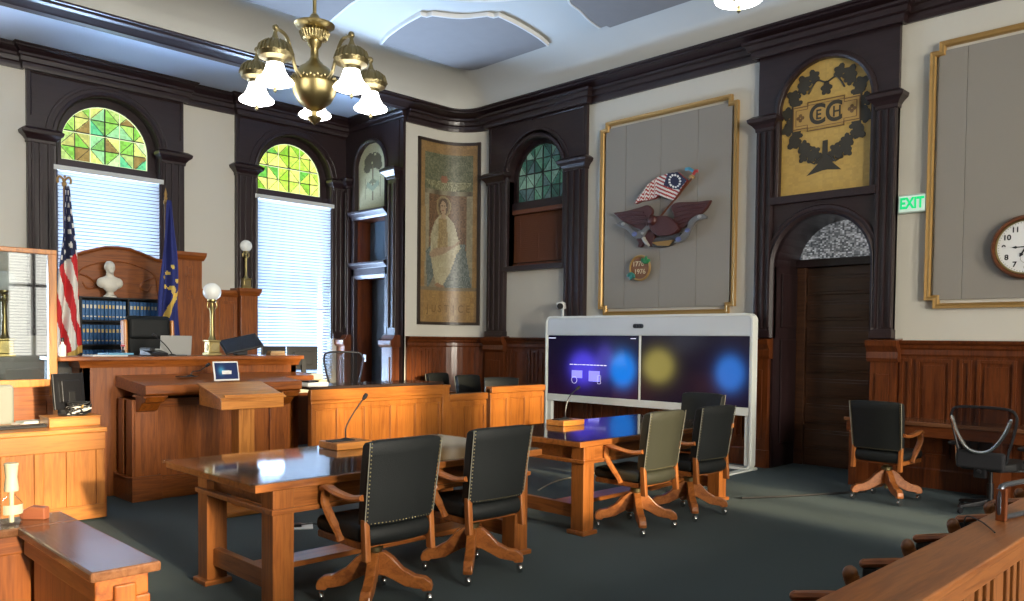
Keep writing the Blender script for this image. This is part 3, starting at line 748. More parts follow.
t0 = ray_wall(640.7, 268, XP)
t = thing('date_plaque', 'small oval brown plaque with gold rim and green leaves under the eagle', 'plaque', (XP, t0.y, t0.z), RZR)
MB().lathe([(0, 0), (1, 0), (1, .02), (0, .02)], seg=32, M=Matrix.Diagonal((.165, 1, .165, 1)) @ My).build('plaque_disc', wood('plaque_brown', (.13, .045, .018), (.22, .09, .03), 'x'), t)
MB().tube([(.17*math.cos(2*PI*k/32), -.02, .17*math.sin(2*PI*k/32)) for k in range(33)], .016, 8).build('gilt_rim', gold, t, smooth=True)
lettering('year', '1776', .10, plain('pale_gilt', (.62, .50, .30), .5), t, (-.03, -.022, .055)); lettering('year', '1976', .10, bpy.data.materials['pale_gilt'], t, (.0, -.022, -.055))
lm = plain('green_enamel', (.02, .20, .06), .4); lm2 = plain('teal_enamel', (.02, .17, .13), .4)
for sx, sz, mt in ((.10, .07, lm), (-.13, -.075, lm2)):
    for k in range(3):
        a = R(20+60*k) if sx > 0 else R(200+55*k)
        MB().ell((sx+.035*math.cos(a), -.035, sz+.035*math.sin(a)), (.055, .016, .03), 12, 8, 0, Matrix.Rotation(-a, 4, 'Y')).build('enamel_leaf', mt, t, smooth=True)

# ------------------------------------------------------------------ tall painting on the curved wall
S0, S1, Z0, Z1 = .28, 1.43, 1.83, 4.87
t = thing('tall_painting', 'tall framed painting of a seated robed figure on the curved wall', 'painting', (XN, YM, 0))
def wpos(s, z, d): p, n = wallpos(s); p = p+n*d; return (p.x-XN, p.y-YM, z)
def mur(u, v):
    if v < .655: v = .655-(.655-v)/1.343
    g = noise2(int(u*62), int(v*160), 2); h = noise2(int(u*16), int(v*40), 4)
    c = lerp((.27, .155, .055), (.36, .21, .075), h)
    if .10 < u < .90 and .30 < v < .935:
        c = lerp((.26, .235, .155), (.36, .31, .20), h)
        if v > .735:
            c = lerp((.065, .085, .045), (.20, .21, .13), g*.6+h*.4)
            if (u-.5)**2/.16+(v-.80)**2/.004 < 1 and v < .79: c = lerp((.14, .16, .08), (.36, .34, .20), g)
            if inell(u, v, .45, .80, .06, .022): c = (.30, .11, .06)
        elif v > .715:
            k = .5+.5*math.sin(u*24); c = lerp((.30, .27, .18), (.09, .075, .05), k)
        elif .17 < u < .80 and v > .46:
            c = lerp((.10, .050, .030), (.20, .105, .055), g)
        if v < .36: c = lerp((.22, .19, .13), (.29, .25, .17), h)
    if .03 < u < .12 and .42 < v < .64: c = (.34, .22, .09)
    P = lambda *q: inpoly(u, v, q)
    if inell(u, v, .44, .655, .125, .052): c = (.33, .26, .13)
    if inell(u, v, .44, .655, .105, .044): c = (.22, .15, .08)
    if inell(u, v, .44, .655, .08, .040): c = (.075, .045, .03)
    robe = lerp((.36, .32, .19), (.52, .47, .31), h); blue = lerp((.075, .11, .115), (.17, .21, .20), g)
    if P((.15, .30), (.12, .46), (.25, .50), (.30, .38)): c = blue
    if P((.55, .50), (.78, .50), (.84, .40), (.90, .30), (.60, .28), (.45, .32)): c = blue
    if P((.40, .30), (.60, .28), (.74, .26), (.52, .40)): c = blue
    if P((.28, .585), (.38, .615), (.50, .615), (.62, .58), (.72, .48), (.64, .45), (.22, .45), (.20, .52)): c = robe
    if P((.36, .60), (.50, .60), (.52, .47), (.34, .47)): c = lerp((.28, .19, .08), (.36, .26, .12), g)
    if P((.20, .46), (.66, .46), (.56, .38), (.44, .325), (.33, .32), (.27, .36)): c = lerp(robe, (.50, .44, .27), .5)
    if P((.18, .45), (.26, .475), (.60, .49), (.72, .52), (.70, .50), (.45, .455), (.22, .435)): c = (.36, .25, .16)
    if inell(u, v, .35, .325, .06, .008) or inell(u, v, .41, .318, .05, .008): c = (.30, .16, .09)
    if inell(u, v, .44, .648, .052, .032): c = (.42, .29, .18)
    if inell(u, v, .42, .653, .010, .004) or inell(u, v, .464, .653, .010, .004): c = (.10, .06, .04)
    if inell(u, v, .442, .634, .018, .003): c = (.30, .10, .07)
    if P((.41, .62), (.475, .62), (.49, .60), (.39, .60)): c = (.40, .28, .17)
    if v < .30 and .08 < u < .93: c = lerp((.30, .165, .052), (.38, .225, .075), h)
    if v < .315 and v > .30: c = (.20, .15, .09)
    c = lerp(c, (.24, .18, .09), .18); k = (.86+.28*g)*.84
    return tuple(q*k for q in c)
grid_paint('canvas', painted('oil_paint', .38, spec=.5), t, 62, 160, lambda u, v: wpos(S0+(S1-S0)*u, Z0+(Z1-Z0)*v, .02), mur)
N_ = 16
b = MB()
for za, zb in ((Z0-.03, Z0+.02), (Z1-.02, Z1+.03)):
    P = [wpos(S0-.03+(S1-S0+.06)*i/N_, 0, 0) for i in range(N_+1)]
    b.sweep(P, (0, 0, 1), [(-.0, za), (-.035, za), (-.035, zb), (0, zb)])
for s in (S0-.03, S1-.02):
    b.sweep([wpos(s, 0, 0), wpos(s+.05, 0, 0)], (0, 0, 1), [(-.0, Z0), (-.035, Z0), (-.035, Z1), (0, Z1)])
b.build('dark_frame', plain('dark_frame_wood', (.035, .022, .015), .4), t)
for i, ch in enumerate('JUSTICE'):
    s = S0+(S1-S0)*(.16+.68*i/6); p, n = wallpos(s)
    o = lettering('letter', ch, .18, plain('ochre_letter', (.150, .080, .025), .45), t, (p.x-XN+n.x*.022, p.y-YM+n.y*.022, 2.07), ext=.001, sx=.8)
    o.rotation_euler = (R(90), 0, math.atan2(n.y, n.x)+R(90))

# small arched painting in the niche
t = thing('arched_painting', 'cream arched panel with a dark tree emblem over the narrow doorway', 'painting', (XN, NY, 3.76), RZR)
def acol(u, v):
    x = (u-.5)*.84; z = v*1.12; c = (.42, .37, .22); g = noise2(int(u*40), int(v*60))
    if inell(x, z, 0, .83, .25, .14) and noise2(int(u*18), int(v*26), 3) < .9: c = (.085, .065, .035)
    if inell(x, z, -.16, .72, .10, .09) or inell(x, z, .17, .74, .10, .08): c = (.09, .07, .04)
    if abs(x) < .018 and z > .16 and z < .75: c = (.14, .10, .05)
    if abs(x) < .20 and abs(z-.50+.5*abs(x)) < .035: c = (.16, .14, .08)
    if abs(z-.36-abs(x)*.5) < .05 and abs(x) < .17: c = (.22, .24, .16)
    if abs(abs(x)-.22) < .012 and .2 < z < .55: c = (.20, .17, .09)
    return tuple(q*(.92+.16*g) for q in c)
grid_paint('painted_ground', painted('cream_panel_paint', .5), t, 44, 58, lambda u, v: ((u-.5)*.84, -.006, v*1.12), acol, lambda u, v: v*1.12 < .70 or inell((u-.5)*.84, v*1.12, 0, .70, .43, .43))

# switches and the camera
t = thing('light_switch', 'small white switch plate on the jamb of the narrow doorway', 'switch', (XN-.045, 11.70, 1.16), RZR)
MB().box(-.04, .04, -.012, 0, 0, .12).build('plate', offw, t, bevel=.004); MB().box(-.012, .012, -.02, -.01, .035, .085).build('rocker', white, t)
p, n = wallpos(.72)
t = thing('wall_outlet', 'dark outlet plate on the curved wainscot behind the chairs', 'outlet', (p.x+n.x*.045, p.y+n.y*.045, .80))
MB().box(-.04, .04, -.012, 0, 0, .12).build('plate', plain('brown_plate', (.05, .025, .014), .4), t, bevel=.004)
MB().box(-.016, .016, -.016, -.008, .02, .10).build('socket', blackm, t)
t = thing('security_camera', 'small white and black camera peeking above the left end of the screens', 'camera', (9.18, 8.11, 1.62))
MB().lathe([(.05, 0), (.05, .02), (.02, .03), (.02, .45), (0, .45)], seg=16).build('post', offw, t, smooth=True)
Mc = Matrix.Translation((-.02, .02, .45)) @ Matrix.Scale(1.25, 4) @ Matrix.Rotation(R(35), 4, 'Z') @ Matrix.Rotation(R(-10), 4, 'X')
MB().box(-.06, .16, -.045, .045, -.03, .05, 0, Mc).build('body', white, t, bevel=.015)
MB().lathe([(.036, 0), (.036, .05), (.02, .05)], seg=16, M=Mc @ Matrix.Translation((-.06, 0, 0)) @ Matrix.Rotation(R(-90), 4, 'Y')).build('lens', black, t, smooth=True)

# ceiling cloth panels with white moulded edge
def ceil_panel(label, corner, sx, sy):
    t = thing('ceiling_panel', label, 'ceiling panel', (corner[0], corner[1], ZC), 0, 'grey cloth panels on the ceiling')
    def C(pts): return [(sx*p[0], sy*p[1]) for p in pts]
    o = [(0, .22), (.05, .08), (.22, 0), (.9, .0), (1.72, 0)]
    e1 = spl([(1.72, 0, 0), (1.84, .35, 0), (1.94, .85, 0), (1.98, 1.25, 0)], 6)
    a = [(1.98, 1.25), (1.90, 1.27), (1.88, 1.36)]
    e2 = spl([(1.88, 1.36, 0), (1.56, 1.56, 0), (1.36, 1.88, 0)], 8)
    h = o+[(p.x, p.y) for p in e1[1:]]+a[1:]+[(p.x, p.y) for p in e2[1:]]+[(1.27, 1.90), (1.25, 1.98)]
    h += [(p.x, p.y) for p in spl([(1.25, 1.98, 0), (.85, 1.94, 0), (.35, 1.84, 0), (0, 1.72, 0)], 6)[1:]]
    h = C(h); MB().prism(h, 'z', -.05, .0).build('cloth_field', greyceil, t, bevel=.008)
    i0 = len(o)-1; path = [(p[0], p[1], 0) for p in h[i0:]]
    MB().sweep(path, (0, 0, -1 if sx*sy > 0 else 1), [(-.015, .06 if sx*sy > 0 else -.06), (.018, .06 if sx*sy > 0 else -.06), (.018, 0), (-.015, 0)]).build('white_edge', white, t, bevel=.006)
ceil_panel('grey ceiling cloth panel with a scalloped white edge in the far corner', (8.80, 9.85), -1, -1)
def ceil_side(label, pts, w):
    t = thing('ceiling_panel', label, 'ceiling panel', (0, 0, ZC), 0, 'grey cloth panels on the ceiling')
    MB().prism(pts, 'z', -.05, 0).build('cloth_field', greyceil, t, bevel=.008)
    MB().sweep([(p[0], p[1], 0) for p in w], (0, 0, 1), [(-.016, -.06), (.016, -.06), (.016, 0), (-.016, 0)]).build('white_edge', white, t, bevel=.006)
e = [(v.x, v.y) for v in spl([(8.80, 7.16, 0), (8.5, 7.10, 0), (8.15, 6.98, 0), (7.85, 6.90, 0), (7.5, 6.6, 0)], 5)]
ceil_side('grey ceiling cloth panel over the video screens', [(8.88, 7.05), (8.80, 7.05)]+e+[(7.3, 5.6), (7.5, 4.6), (8.0, 4.2), (8.88, 4.2)], e)
e = [(v.x, v.y) for v in spl([(6.12, 9.75, 0), (6.05, 9.4, 0), (5.97, 8.98, 0), (5.9, 8.5, 0), (5.5, 8.1, 0)], 5)]
ceil_side('grey ceiling cloth panel beside the near side of the niche', [(6.02, 9.85), (6.02, 9.75)]+e+[(4.5, 8.0), (3.0, 8.1), (2.7, 9.0), (2.7, 9.85)], e)
# centre rose edge
b = MB(); b.tube([(5.93+1.6*math.cos(2*PI*k/64), 6.58+1.6*math.sin(2*PI*k/64), ZC-.01) for k in range(65)], .05, 8)
struct(b.build('trim_rose', white, smooth=True), 'white round moulding on the ceiling', 'trim')
# ------------------------------------------------------------------ judge bench
def frame_panel(b, x0, x1, z0, z1, y, w=.045, d=.018):
    """raised stiles with a sunk field on a face at local y (front is -y)"""
    b.box(x0+w, x1-w, y-d, y, z0, z0+w); b.box(x0+w, x1-w, y-d, y, z1-w, z1); b.box(x0, x0+w, y-d, y, z0, z1); b.box(x1-w, x1, y-d, y, z0, z1)
t = thing('judge_bench', 'large two-tier oak judge bench across the niche', 'bench', (2.36, 8.30, 0))
b = MB(); b.box(.19, 2.45, 0, .10, 0, 1.27); b.box(.19, .26, 0, .55, 0, 1.27); b.box(2.38, 2.45, 0, .55, 0, 1.27)
b.build('upper_front', red['z'], t, bevel=.004)
b = MB(); b.box(-.02, 2.53, -.04, .58, 1.315, 1.355); b.build('bench_top', red['x'], t, bevel=.008)
b = MB(); b.sweep([(.18, .58, 0), (.18, 0, 0), (2.46, 0, 0), (2.46, .58, 0)], (0, 0, 1), [(0, 1.25), (-.012, 1.25), (-.02, 1.28), (-.035, 1.315), (0, 1.315)]); b.build('bench_cornice', red['x'], t)
b = MB(); b.box(.0, .19, .30, .5, 0, 1.31); b.build('end_bay', blackm, t)  # matt black block stands in for the shade of the open bay
b = MB(); b.box(.50, 2.10, -.42, 0, .12, .96); b.box(.50, .72, -.45, -.42, .12, .96); b.box(1.88, 2.12, -.45, 0, .12, .96); b.box(.475, .50, -.45, -.30, .12, .96); b.box(.475, .50, -.22, -.12, .12, .96)
b.build('lower_front', red['z'], t, bevel=.005)
b = MB(); b.box(.47, 2.13, -.46, 0, 0, .19); b.box(.46, 2.14, -.475, 0, .19, .215); b.box(.46, .74, -.49, 0, 0, .235); b.box(1.86, 2.14, -.49, 0, 0, .235)
b.build('plinth', red['x'], t, bevel=.006)
b = MB(); b.prism([(0, 1.175), (-.76, 1.108), (-.76, 1.025), (-.70, 1.005), (0, 1.06)], 'x', .485, 2.08); b.prism([(0, 1.17), (-.30, 1.14), (-.30, 1.06), (0, 1.06)], 'x', 2.07, 2.50)
b.build('ledge', red['x'], t, bevel=.008)
b = MB(); b.box(.72, 1.88, -.435, -.40, .88, .96); b.build('frieze_rail', red['x'], t, bevel=.004)
for x in (.60, 1.99):
    b = MB(); b.prism([(-.44, .84), (-.52, .86), (-.60, .93), (-.68, .95), (-.72, 1.0), (-.44, 1.01)], 'x', x-.09, x+.09); b.box(x-.11, x+.11, -.70, -.42, .985, 1.01)
    b.build('bracket', red['z'], t, bevel=.008)
b = MB(); b.box(2.46, 2.60, -.40, -.34, 0, .95); b.box(2.10, 2.45, -.05, 0, 0, 1.05); b.build('side_return', red['z'], t)

# lectern
t = thing('lectern', 'oak lectern with slanted top on a single post before the bench', 'lectern', (3.435, 6.85, 0))
b = MB(); b.prism([(-.20, .93), (-.20, 1.02), (.24, 1.125), (.24, .95)], 'x', -.295, .295); b.build('desk_box', oak['x'], t, bevel=.006)
b = MB(); b.prism([(-.215, 1.018), (-.215, 1.034), (.25, 1.145), (.25, 1.129)], 'x', -.31, .31); b.prism([(-.215, 1.035), (-.20, 1.06), (-.18, 1.06), (-.195, 1.04)], 'x', -.27, .29); b.build('slanted_top', oak['x'], t, bevel=.004)
MB().box(-.075, .075, -.075, .075, .05, .94).build('post', oak['z'], t, bevel=.006)
MB().box(-.26, .26, -.24, .24, 0, .05).build('foot_plate', oak['x'], t, bevel=.01)

def tablet(loc, rz, tilt, w, h, label, name='tablet'):
    t = thing(name, label, 'tablet', loc, rz)
    Mt = Matrix.Rotation(R(-tilt), 4, 'X')
    MB().box(-w/2, w/2, 0, .012, 0, h, 0, Mt).build('body', white, t, bevel=.006)
    def c(u, v):
        d = math.exp(-(((u-.28)/.12)**2+((v-.52)/.22)**2)); e = 1. if (.3 < u < .62 and abs(v-.52) < .018) else 0
        return (.02+.05*d+.35*e, .035+.30*d+.45*e, .11+.42*d+.45*e)
    def ps(u, v): p = Mt @ Vector((-w/2+.014+(w-.028)*u, -.0015, .016+(h-.032)*v)); return tuple(p)
    grid_paint('screen', pscreen, t, 30, 20, ps, c)
    MB().prism([(.012, 0), (.012, h*.5), (.10, 0)], 'x', -.05, .05).build('stand', white, t)
    return t
tablet((3.66, 7.62, 1.128), R(4), 12, .27, .195, 'white tablet with a dark blue screen standing behind the lectern')

# gooseneck microphones
def mic(loc, rz, label, block=None, L=.28, name='gooseneck_microphone', pts=None):
    t = thing(name, label, 'microphone', loc, rz, 'gooseneck microphones')
    z0 = 0
    if block:
        w, d, h = block; MB().box(-w/2, w/2, -d/2, d/2, 0, h).build('wooden_block', oak['x'], t, bevel=.006); z0 = h
    MB().lathe([(0, 0), (.04, 0), (.045, .006), (.03, .014), (.012, .02), (0, .02)], (0, 0, z0), 16).box(-.14, .05, -.045, .045, z0, z0+.008).build('mic_base', blackm, t)
    P = spl(pts or [(0, 0, z0+.015), (.005, 0, z0+.10), (.07, 0, z0+.20), (.155, 0, z0+.30)], 6)
    MB().tube(P, .0052, 6).build('gooseneck', black, t, smooth=True)
    d = (P[-1]-P[-3]).normalized(); MB().tube([P[-1]-d*.01, P[-1]+d*.012, P[-1]+d*.04], [.010, .016, .014], 10).build('mic_head', blackm, t, smooth=True)
    return t
mic((3.30, 5.0, .767), 0, 'gooseneck microphone on a wooden block on the nearer table', (.30, .24, .05))
mic((5.75, 5.03, .767), 0, 'gooseneck microphone on a wooden block on the farther table', (.30, .22, .05), pts=[(0, 0, .06), (.0, 0, .14), (.05, 0, .26), (.16, 0, .33)])
mic((3.50, 8.55, 1.355), R(180), 'gooseneck microphone in front of the black judge chair', None, pts=[(0, 0, .01), (.03, 0, .06), (.09, 0, .13), (.17, 0, .20)])
mic((3.45, 7.98, 1.158), R(10), 'low gooseneck microphone lying along the bench ledge behind the lectern', None, pts=[(0, 0, .01), (.02, 0, .05), (.10, 0, .06), (.18, 0, .105)])

# objects on the bench
def globe_lamp(loc, label, s=1.):
    t = thing('globe_lamp', label, 'lamp', loc, 0, 'brass globe lamps')
    b = MB(); b.box(-.075*s, .075*s, -.075*s, .075*s, 0, .03*s); b.box(-.06*s, .06*s, -.06*s, .06*s, .03*s, .15*s); b.box(-.07*s, .07*s, -.07*s, .07*s, .15*s, .17*s); b.build('lamp_base', brass, t, bevel=.005)
    b = MB()
    for ax in ('X', 'Y'):
        for sg in (-1, 1): b.lathe([(.028*s, 0), (.04*s, 0), (.04*s, .008*s), (.028*s, .008*s)], seg=16, M=Matrix.Translation((0, 0, .09*s)) @ Matrix.Rotation(R(90)*sg, 4, ax) @ Matrix.Translation((0, 0, .06*s)))
    b.build('round_emblem', antique, t)
    MB().lathe([(.045*s, .17*s), (.03*s, .20*s), (.024*s, .22*s), (.02*s, .44*s), (.024*s, .48*s), (.03*s, .51*s), (.02*s, .53*s), (.022*s, .57*s), (.05*s, .595*s), (.05*s, .61*s), (.03*s, .615*s)], seg=20).build('column', brass, t, smooth=True)
    b = MB()
    for k in range(4):
        a = PI/4+k*PI/2; b.tube(spl([(.02*s*math.cos(a), .02*s*math.sin(a), .50*s), (.05*s*math.cos(a), .05*s*math.sin(a), .53*s), (.045*s*math.cos(a), .045*s*math.sin(a), .58*s)], 4), .006*s, 6)
    b.build('scroll', brass, t, smooth=True)
    MB().ell((0, 0, .695*s), (.096*s, .096*s, .096*s), 28, 18).build('glass_globe', globe_g, t, smooth=True)
    return t
globe_lamp((3.955, 8.60, 1.355), 'brass globe lamp standing on the judge bench right of the laptop')
globe_lamp((1.98, 8.60, 1.355), 'brass globe lamp seen behind the wood-framed glass screen')
globe_lamp((6.17, 12.20, 2.33), 'brass globe lamp on the panelled pier left of the right blind', .98)

t = thing('laptop', 'open silver-grey laptop on the bench seen from its back', 'laptop', (3.58, 8.66, 1.355), R(-2))
MB().box(-.165, .165, 0, .23, 0, .014).build('keyboard_base', plain('grey_alu', (.30, .31, .32), .4, .5), t, bevel=.004)
MB().box(-.165, .165, -.005, .005, 0, .20, 0, Matrix.Translation((0, .0, .014)) @ Matrix.Rotation(R(8), 4, 'X')).build('lid', plain('grey_lid', (.34, .345, .33), .4, .3), t, bevel=.004)
MB().ell((0, -.014, .11), (.012, .002, .012), 12, 6).build('lid_emblem', steel, t)
t = thing('desk_phone', 'black desk phone on the bench left of the microphone', 'phone', (3.34, 8.62, 1.355), R(10))
MB().prism([(-.10, 0), (-.10, .03), (.10, .075), (.10, 0)], 'x', -.10, .10).build('phone_body', black, t, bevel=.008)
MB().box(-.10, -.045, -.10, .11, .045, .085).build('handset', blackm, t, bevel=.012)
MB().box(.02, .085, .02, .09, .058, .072).build('display', plain('grey_display', (.25, .27, .27), .3), t)
t = thing('paper_stack', 'pale blue folder with papers at the left end of the bench', 'papers', (2.86, 8.62, 1.355), R(6))
MB().box(-.17, .17, -.12, .12, 0, .012).build('sheets', paper, t); MB().box(-.03, .22, -.14, .10, .012, .03).build('folder', plain('sky_blue_card', (.16, .42, .62), .6), t, bevel=.003)
t = thing('rubber_stamp', 'small red-topped stamp standing on the bench papers', 'stamp', (3.05, 8.68, 1.386))
MB().lathe([(.012, 0), (.018, .0), (.018, .02), (.008, .03), (.008, .06), (.0, .06)], seg=12).build('stamp_foot', blackm, t, smooth=True)
MB().lathe([(.008, .06), (.022, .065), (.022, .08), (0, .085)], seg=12).build('red_knob', plain('red_plastic', (.55, .04, .03), .4), t, smooth=True)
t = thing('spray_bottle', 'small white and black bottle on the bench beside the striped flag', 'bottle', (2.45, 8.55, 1.355))
MB().lathe([(0, 0), (.03, 0), (.032, .01), (.032, .10), (.012, .125), (.012, .14), (0, .14)], seg=16).build('bottle_body', white, t, smooth=True)
MB().lathe([(.015, .14), (.016, .17), (.01, .18), (0, .18)], seg=14).build('bottle_cap', black, t, smooth=True)

def monitor(loc, rz, w, h, label, lift=.10, tilt=0, name='monitor', screen=black):
    t = thing(name, label, 'monitor', loc, rz)
    Mt = Matrix.Translation((0, 0, lift+h/2)) @ Matrix.Rotation(R(tilt), 4, 'X')
    b = MB(); b.box(-w/2, w/2, -.012, .012, -h/2, h/2, 0, Mt); b.box(-w*.3, w*.3, .01, .04, -h*.3, h*.3, 0, Mt); b.build('monitor_shell', black, t, bevel=.006)
    MB().box(-w/2+.012, w/2-.012, -.0145, -.011, -h/2+.014, h/2-.012, 0, Mt).build('display_panel', plain('dark_glass_%d' % len(bpy.data.materials), (.012, .013, .016), .12), t)
    MB().box(-.03, .03, .02, .05, .012, lift+h*.5).build('stand_neck', blackm, t, bevel=.004)
    MB().lathe([(0, 0), (.10, 0), (.10, .008), (.03, .014), (0, .014)], (0, .03, 0), 20).build('stand_foot', blackm, t, smooth=True)
    return t
# low tilted display and books at the right end of the bench
t = thing('tilted_display', 'black touch display lying tilted on the bench right of the globe lamp', 'monitor', (4.30, 8.62, 1.357), R(-8))
Mt = Matrix.Translation((0, 0, .125)) @ Matrix.Rotation(R(26), 4, 'X') @ Matrix.Rotation(R(-14), 4, 'Y')
MB().box(-.21, .21, -.16, .16, -.012, .012, 0, Mt).build('display_shell', black, t, bevel=.006)
MB().box(-.19, .19, -.14, .14, .012, .014, 0, Mt).build('display_panel', plain('tilt_glass', (.02, .022, .026), .25), t)
MB().box(-.06, .06, -.05, .10, 0, .11).build('display_foot', blackm, t, bevel=.01)
t = thing('book_stack', 'tan box of cards lying on the right end of the bench', 'box', (4.62, 8.42, 1.355), R(-4))
MB().box(-.09, .09, -.06, .06, 0, .03).build('lower_tray', plain('tan_card', (.38, .21, .09), .6), t, bevel=.003); MB().box(-.08, .085, -.055, .05, .03, .05).build('upper_tray', plain('pale_tan', (.50, .33, .16), .6), t, bevel=.003)

# ------------------------------------------------------------------ panelling behind the bench
t = thing('crested_backboard', 'oak backboard with a curved crest behind the white bust', 'panelling', (W1X, 12.24, 0))
prof = [(-.66, .42), (.66, .42), (.66, 2.64), (.52, 2.655), (.34, 2.72), (.16, 2.775), (0, 2.785), (-.16, 2.775), (-.34, 2.72), (-.52, 2.655), (-.66, 2.64)]
MB().prism(prof, 'y', -.22, 0).build('board', red['x'], t, bevel=.006)
cr = [(p[0], 0, p[1]) for p in prof[2:]]
MB().sweep([(x, -.22, z) for x, _, z in cr], (0, -1, 0), [(-.03, -.22), (.02, -.22), (.02, .03), (-.005, .045), (-.03, .02)]).build('crest_moulding', red['x'], t)
b = MB(); b.tube(spl([(-.55, -.225, 2.18), (-.50, -.225, 2.44), (-.25, -.225, 2.56), (0, -.225, 2.60), (.25, -.225, 2.56), (.50, -.225, 2.44), (.55, -.225, 2.18)], 6), .012, 6)
for s in (-1, 1): b.tube(spl([(s*.50, -.225, 2.40), (s*.36, -.225, 2.34), (s*.30, -.225, 2.24), (s*.40, -.225, 2.20), (s*.46, -.225, 2.28)], 5), .014, 6)
b.build('carved_scroll', red['z'], t, smooth=True)
def pier(cx, w, top, label, carve=True, dp=.30):
    t = thing('panelled_pier', label, 'pier', (cx, YB-.012, .0), 0, None)
    MB().box(-w/2, w/2, -dp, 0, .20, top-.10).build('pier_shaft', red['z'], t, bevel=.005)
    MB().sweep([(-w/2, 0, 0), (-w/2, -dp, 0), (w/2, -dp, 0), (w/2, 0, 0)], (0, 0, 1), [(.02, top-.12), (-.02, top-.12), (-.05, top-.05), (-.055, top), (.02, top)]).box(-w/2, w/2, -dp, 0, top-.05, top).build('pier_cap', red['x'], t)
    if carve:
        b = MB()
        for z in (top-.36, top-.70): frame_panel(b, -.06, .06, z, z+.15, -dp, .03, .014); b.box(-.02, .02, -dp-.01, -dp, z+.04, z+.11)
        b.build('carved_block', red['z'], t)
    return t
pier(5.19, .38, 2.82, 'tall oak pier right of the blue flag')
pier(6.165, .28, 2.33, 'oak pier carrying the globe lamp beside the right blind', False, .26)
t = thing('oak_panelling', 'oak wall panelling behind the globe lamp on the bench', 'panelling', (5.71, YB-.015, 0))
b = MB(); b.box(-.30, .30, -.16, 0, .2, 2.24); b.build('panel_board', red['z'], t)
b = MB()
for x0, x1 in ((-.28, -.02), (.0, .28)): frame_panel(b, x0, x1, .9, 2.12, -.16, .045, .02)
b.build('panel_moulding', red['z'], t, bevel=.004)
MB().sweep([(-.30, -.16, 0), (.30, -.16, 0)], (0, 0, 1), [(0, 2.18), (-.02, 2.18), (-.05, 2.25), (-.05, 2.29), (.16, 2.29), (.16, 2.24), (0, 2.24)]).build('panel_cap', red['x'], t)

# bookcase and law books
BX0, BX1, BYF = 3.56, 4.80, 11.66
t = thing('bookcase', 'low black bookcase of law books behind the judge chair', 'bookcase', ((BX0+BX1)/2, BYF, .42))
w = (BX1-BX0)/2; b = MB()
b.box(-w, -w+.02, 0, .30, 0, 1.66); b.box(w-.02, w, 0, .30, 0, 1.66); b.box(-w, w, .28, .30, 0, 1.66); b.box(-.01, .01, .01, .28, 0, 1.64)
b.build('case', blackm, t)
SH = (.42+.02, .76, 1.09, 1.435, 1.755)
for z in (0, .33, .66, 1.0, 1.325, 1.64): MB().box(-w+.02, w-.02, .005, .28, z, z+.02).build('shelf', blackm, t)
def book(loc, w, h, d, spine, band):
    t = thing('law_book', 'x', 'book', loc)
    MB().box(0, w, .0, d, 0, h).build('cover', spine, t, bevel=.013, seg=3)
    MB().box(.009, w-.009, -.0015, .002, h*.60, h*.78).build('spine_band', band, t)
    MB().box(.009, w-.009, -.0015, .002, h*.16, h*.22).build('lower_band', band, t)
    return t
rng = random.Random(3)
protos = {}
for row, (zz, nm) in enumerate(((.42+1.345, 'top'), (.42+1.02, 'second'), (.42+.68, 'third'))):
    x = BX0+.03; k = 0
    n_ = 0
    while x < BX1-.06:
        if abs(x-(BX0+BX1)/2+.02) < .035: x = (BX0+BX1)/2+.02
        wd = .0475; mt = (blueb, bandg if (row == 0 and (k % 9) > 3) or row == 1 else bandw)
        key = mt[1].name
        hide = (row >= 1 and x > BX0+.62)          # behind the judge chair
        if not hide:
            lab = {'top': 'blue bound law book with a pale band on the top shelf behind the judge chair' if key == bandw.name else 'blue bound law book with a gilt band on the top shelf behind the judge chair',
                   'second': 'blue bound law book on the second shelf left of the judge chair', 'third': 'blue bound law book on the third shelf left of the judge chair'}[nm]
            grp = 'law books on the %s shelf' % nm + (' with pale bands' if key == bandw.name else ' with gilt bands')
            if key not in protos:
                o = book((x, BYF+.03, zz), wd-.003, .265, .2, mt[0], mt[1]); protos[key] = o; o['label'] = lab; o['group'] = grp
            else: dup(protos[key], (x, BYF+.03+.006*(k % 3), zz), 0, lab, grp)
        x += wd; k += 1

# plaster bust
t = thing('plaster_bust', 'white plaster bust of a man on top of the bookcase', 'bust', (3.98, 11.80, 2.08))
b = MB()
b.ell((0, 0, .20), (.15, .085, .10), 20, 12); b.ell((-.10, 0, .20), (.07, .075, .075), 16, 10); b.ell((.10, 0, .20), (.07, .075, .075), 16, 10)
b.ell((0, -.02, .15), (.10, .075, .08), 16, 10); b.lathe([(.06, .24), (.05, .30), (.048, .36)], seg=16); b.ell((0, -.01, .41), (.062, .078, .085), 18, 12)
b.ell((0, .015, .43), (.068, .078, .075), 18, 12); b.ell((0, -.085, .40), (.012, .02, .018), 10, 6); b.ell((0, -.07, .355), (.035, .03, .03), 12, 8)
for s in (-1, 1): b.ell((s*.062, .01, .405), (.012, .02, .025), 10, 6); b.ell((s*.025, -.072, .425), (.016, .012, .010), 8, 6)
o = b.build('bust_figure', marble, t)
rm = o.modifiers.new('Remesh', 'REMESH'); rm.mode = 'VOXEL'; rm.voxel_size = .011; rm.use_smooth_shade = True
sm = o.modifiers.new('Smooth', 'SMOOTH'); sm.iterations = 3
MB().lathe([(0, 0), (.085, 0), (.085, .02), (.055, .04), (.045, .07), (.055, .09), (.05, .12), (0, .12)], seg=24).build('bust_socle', marble, t, smooth=True)

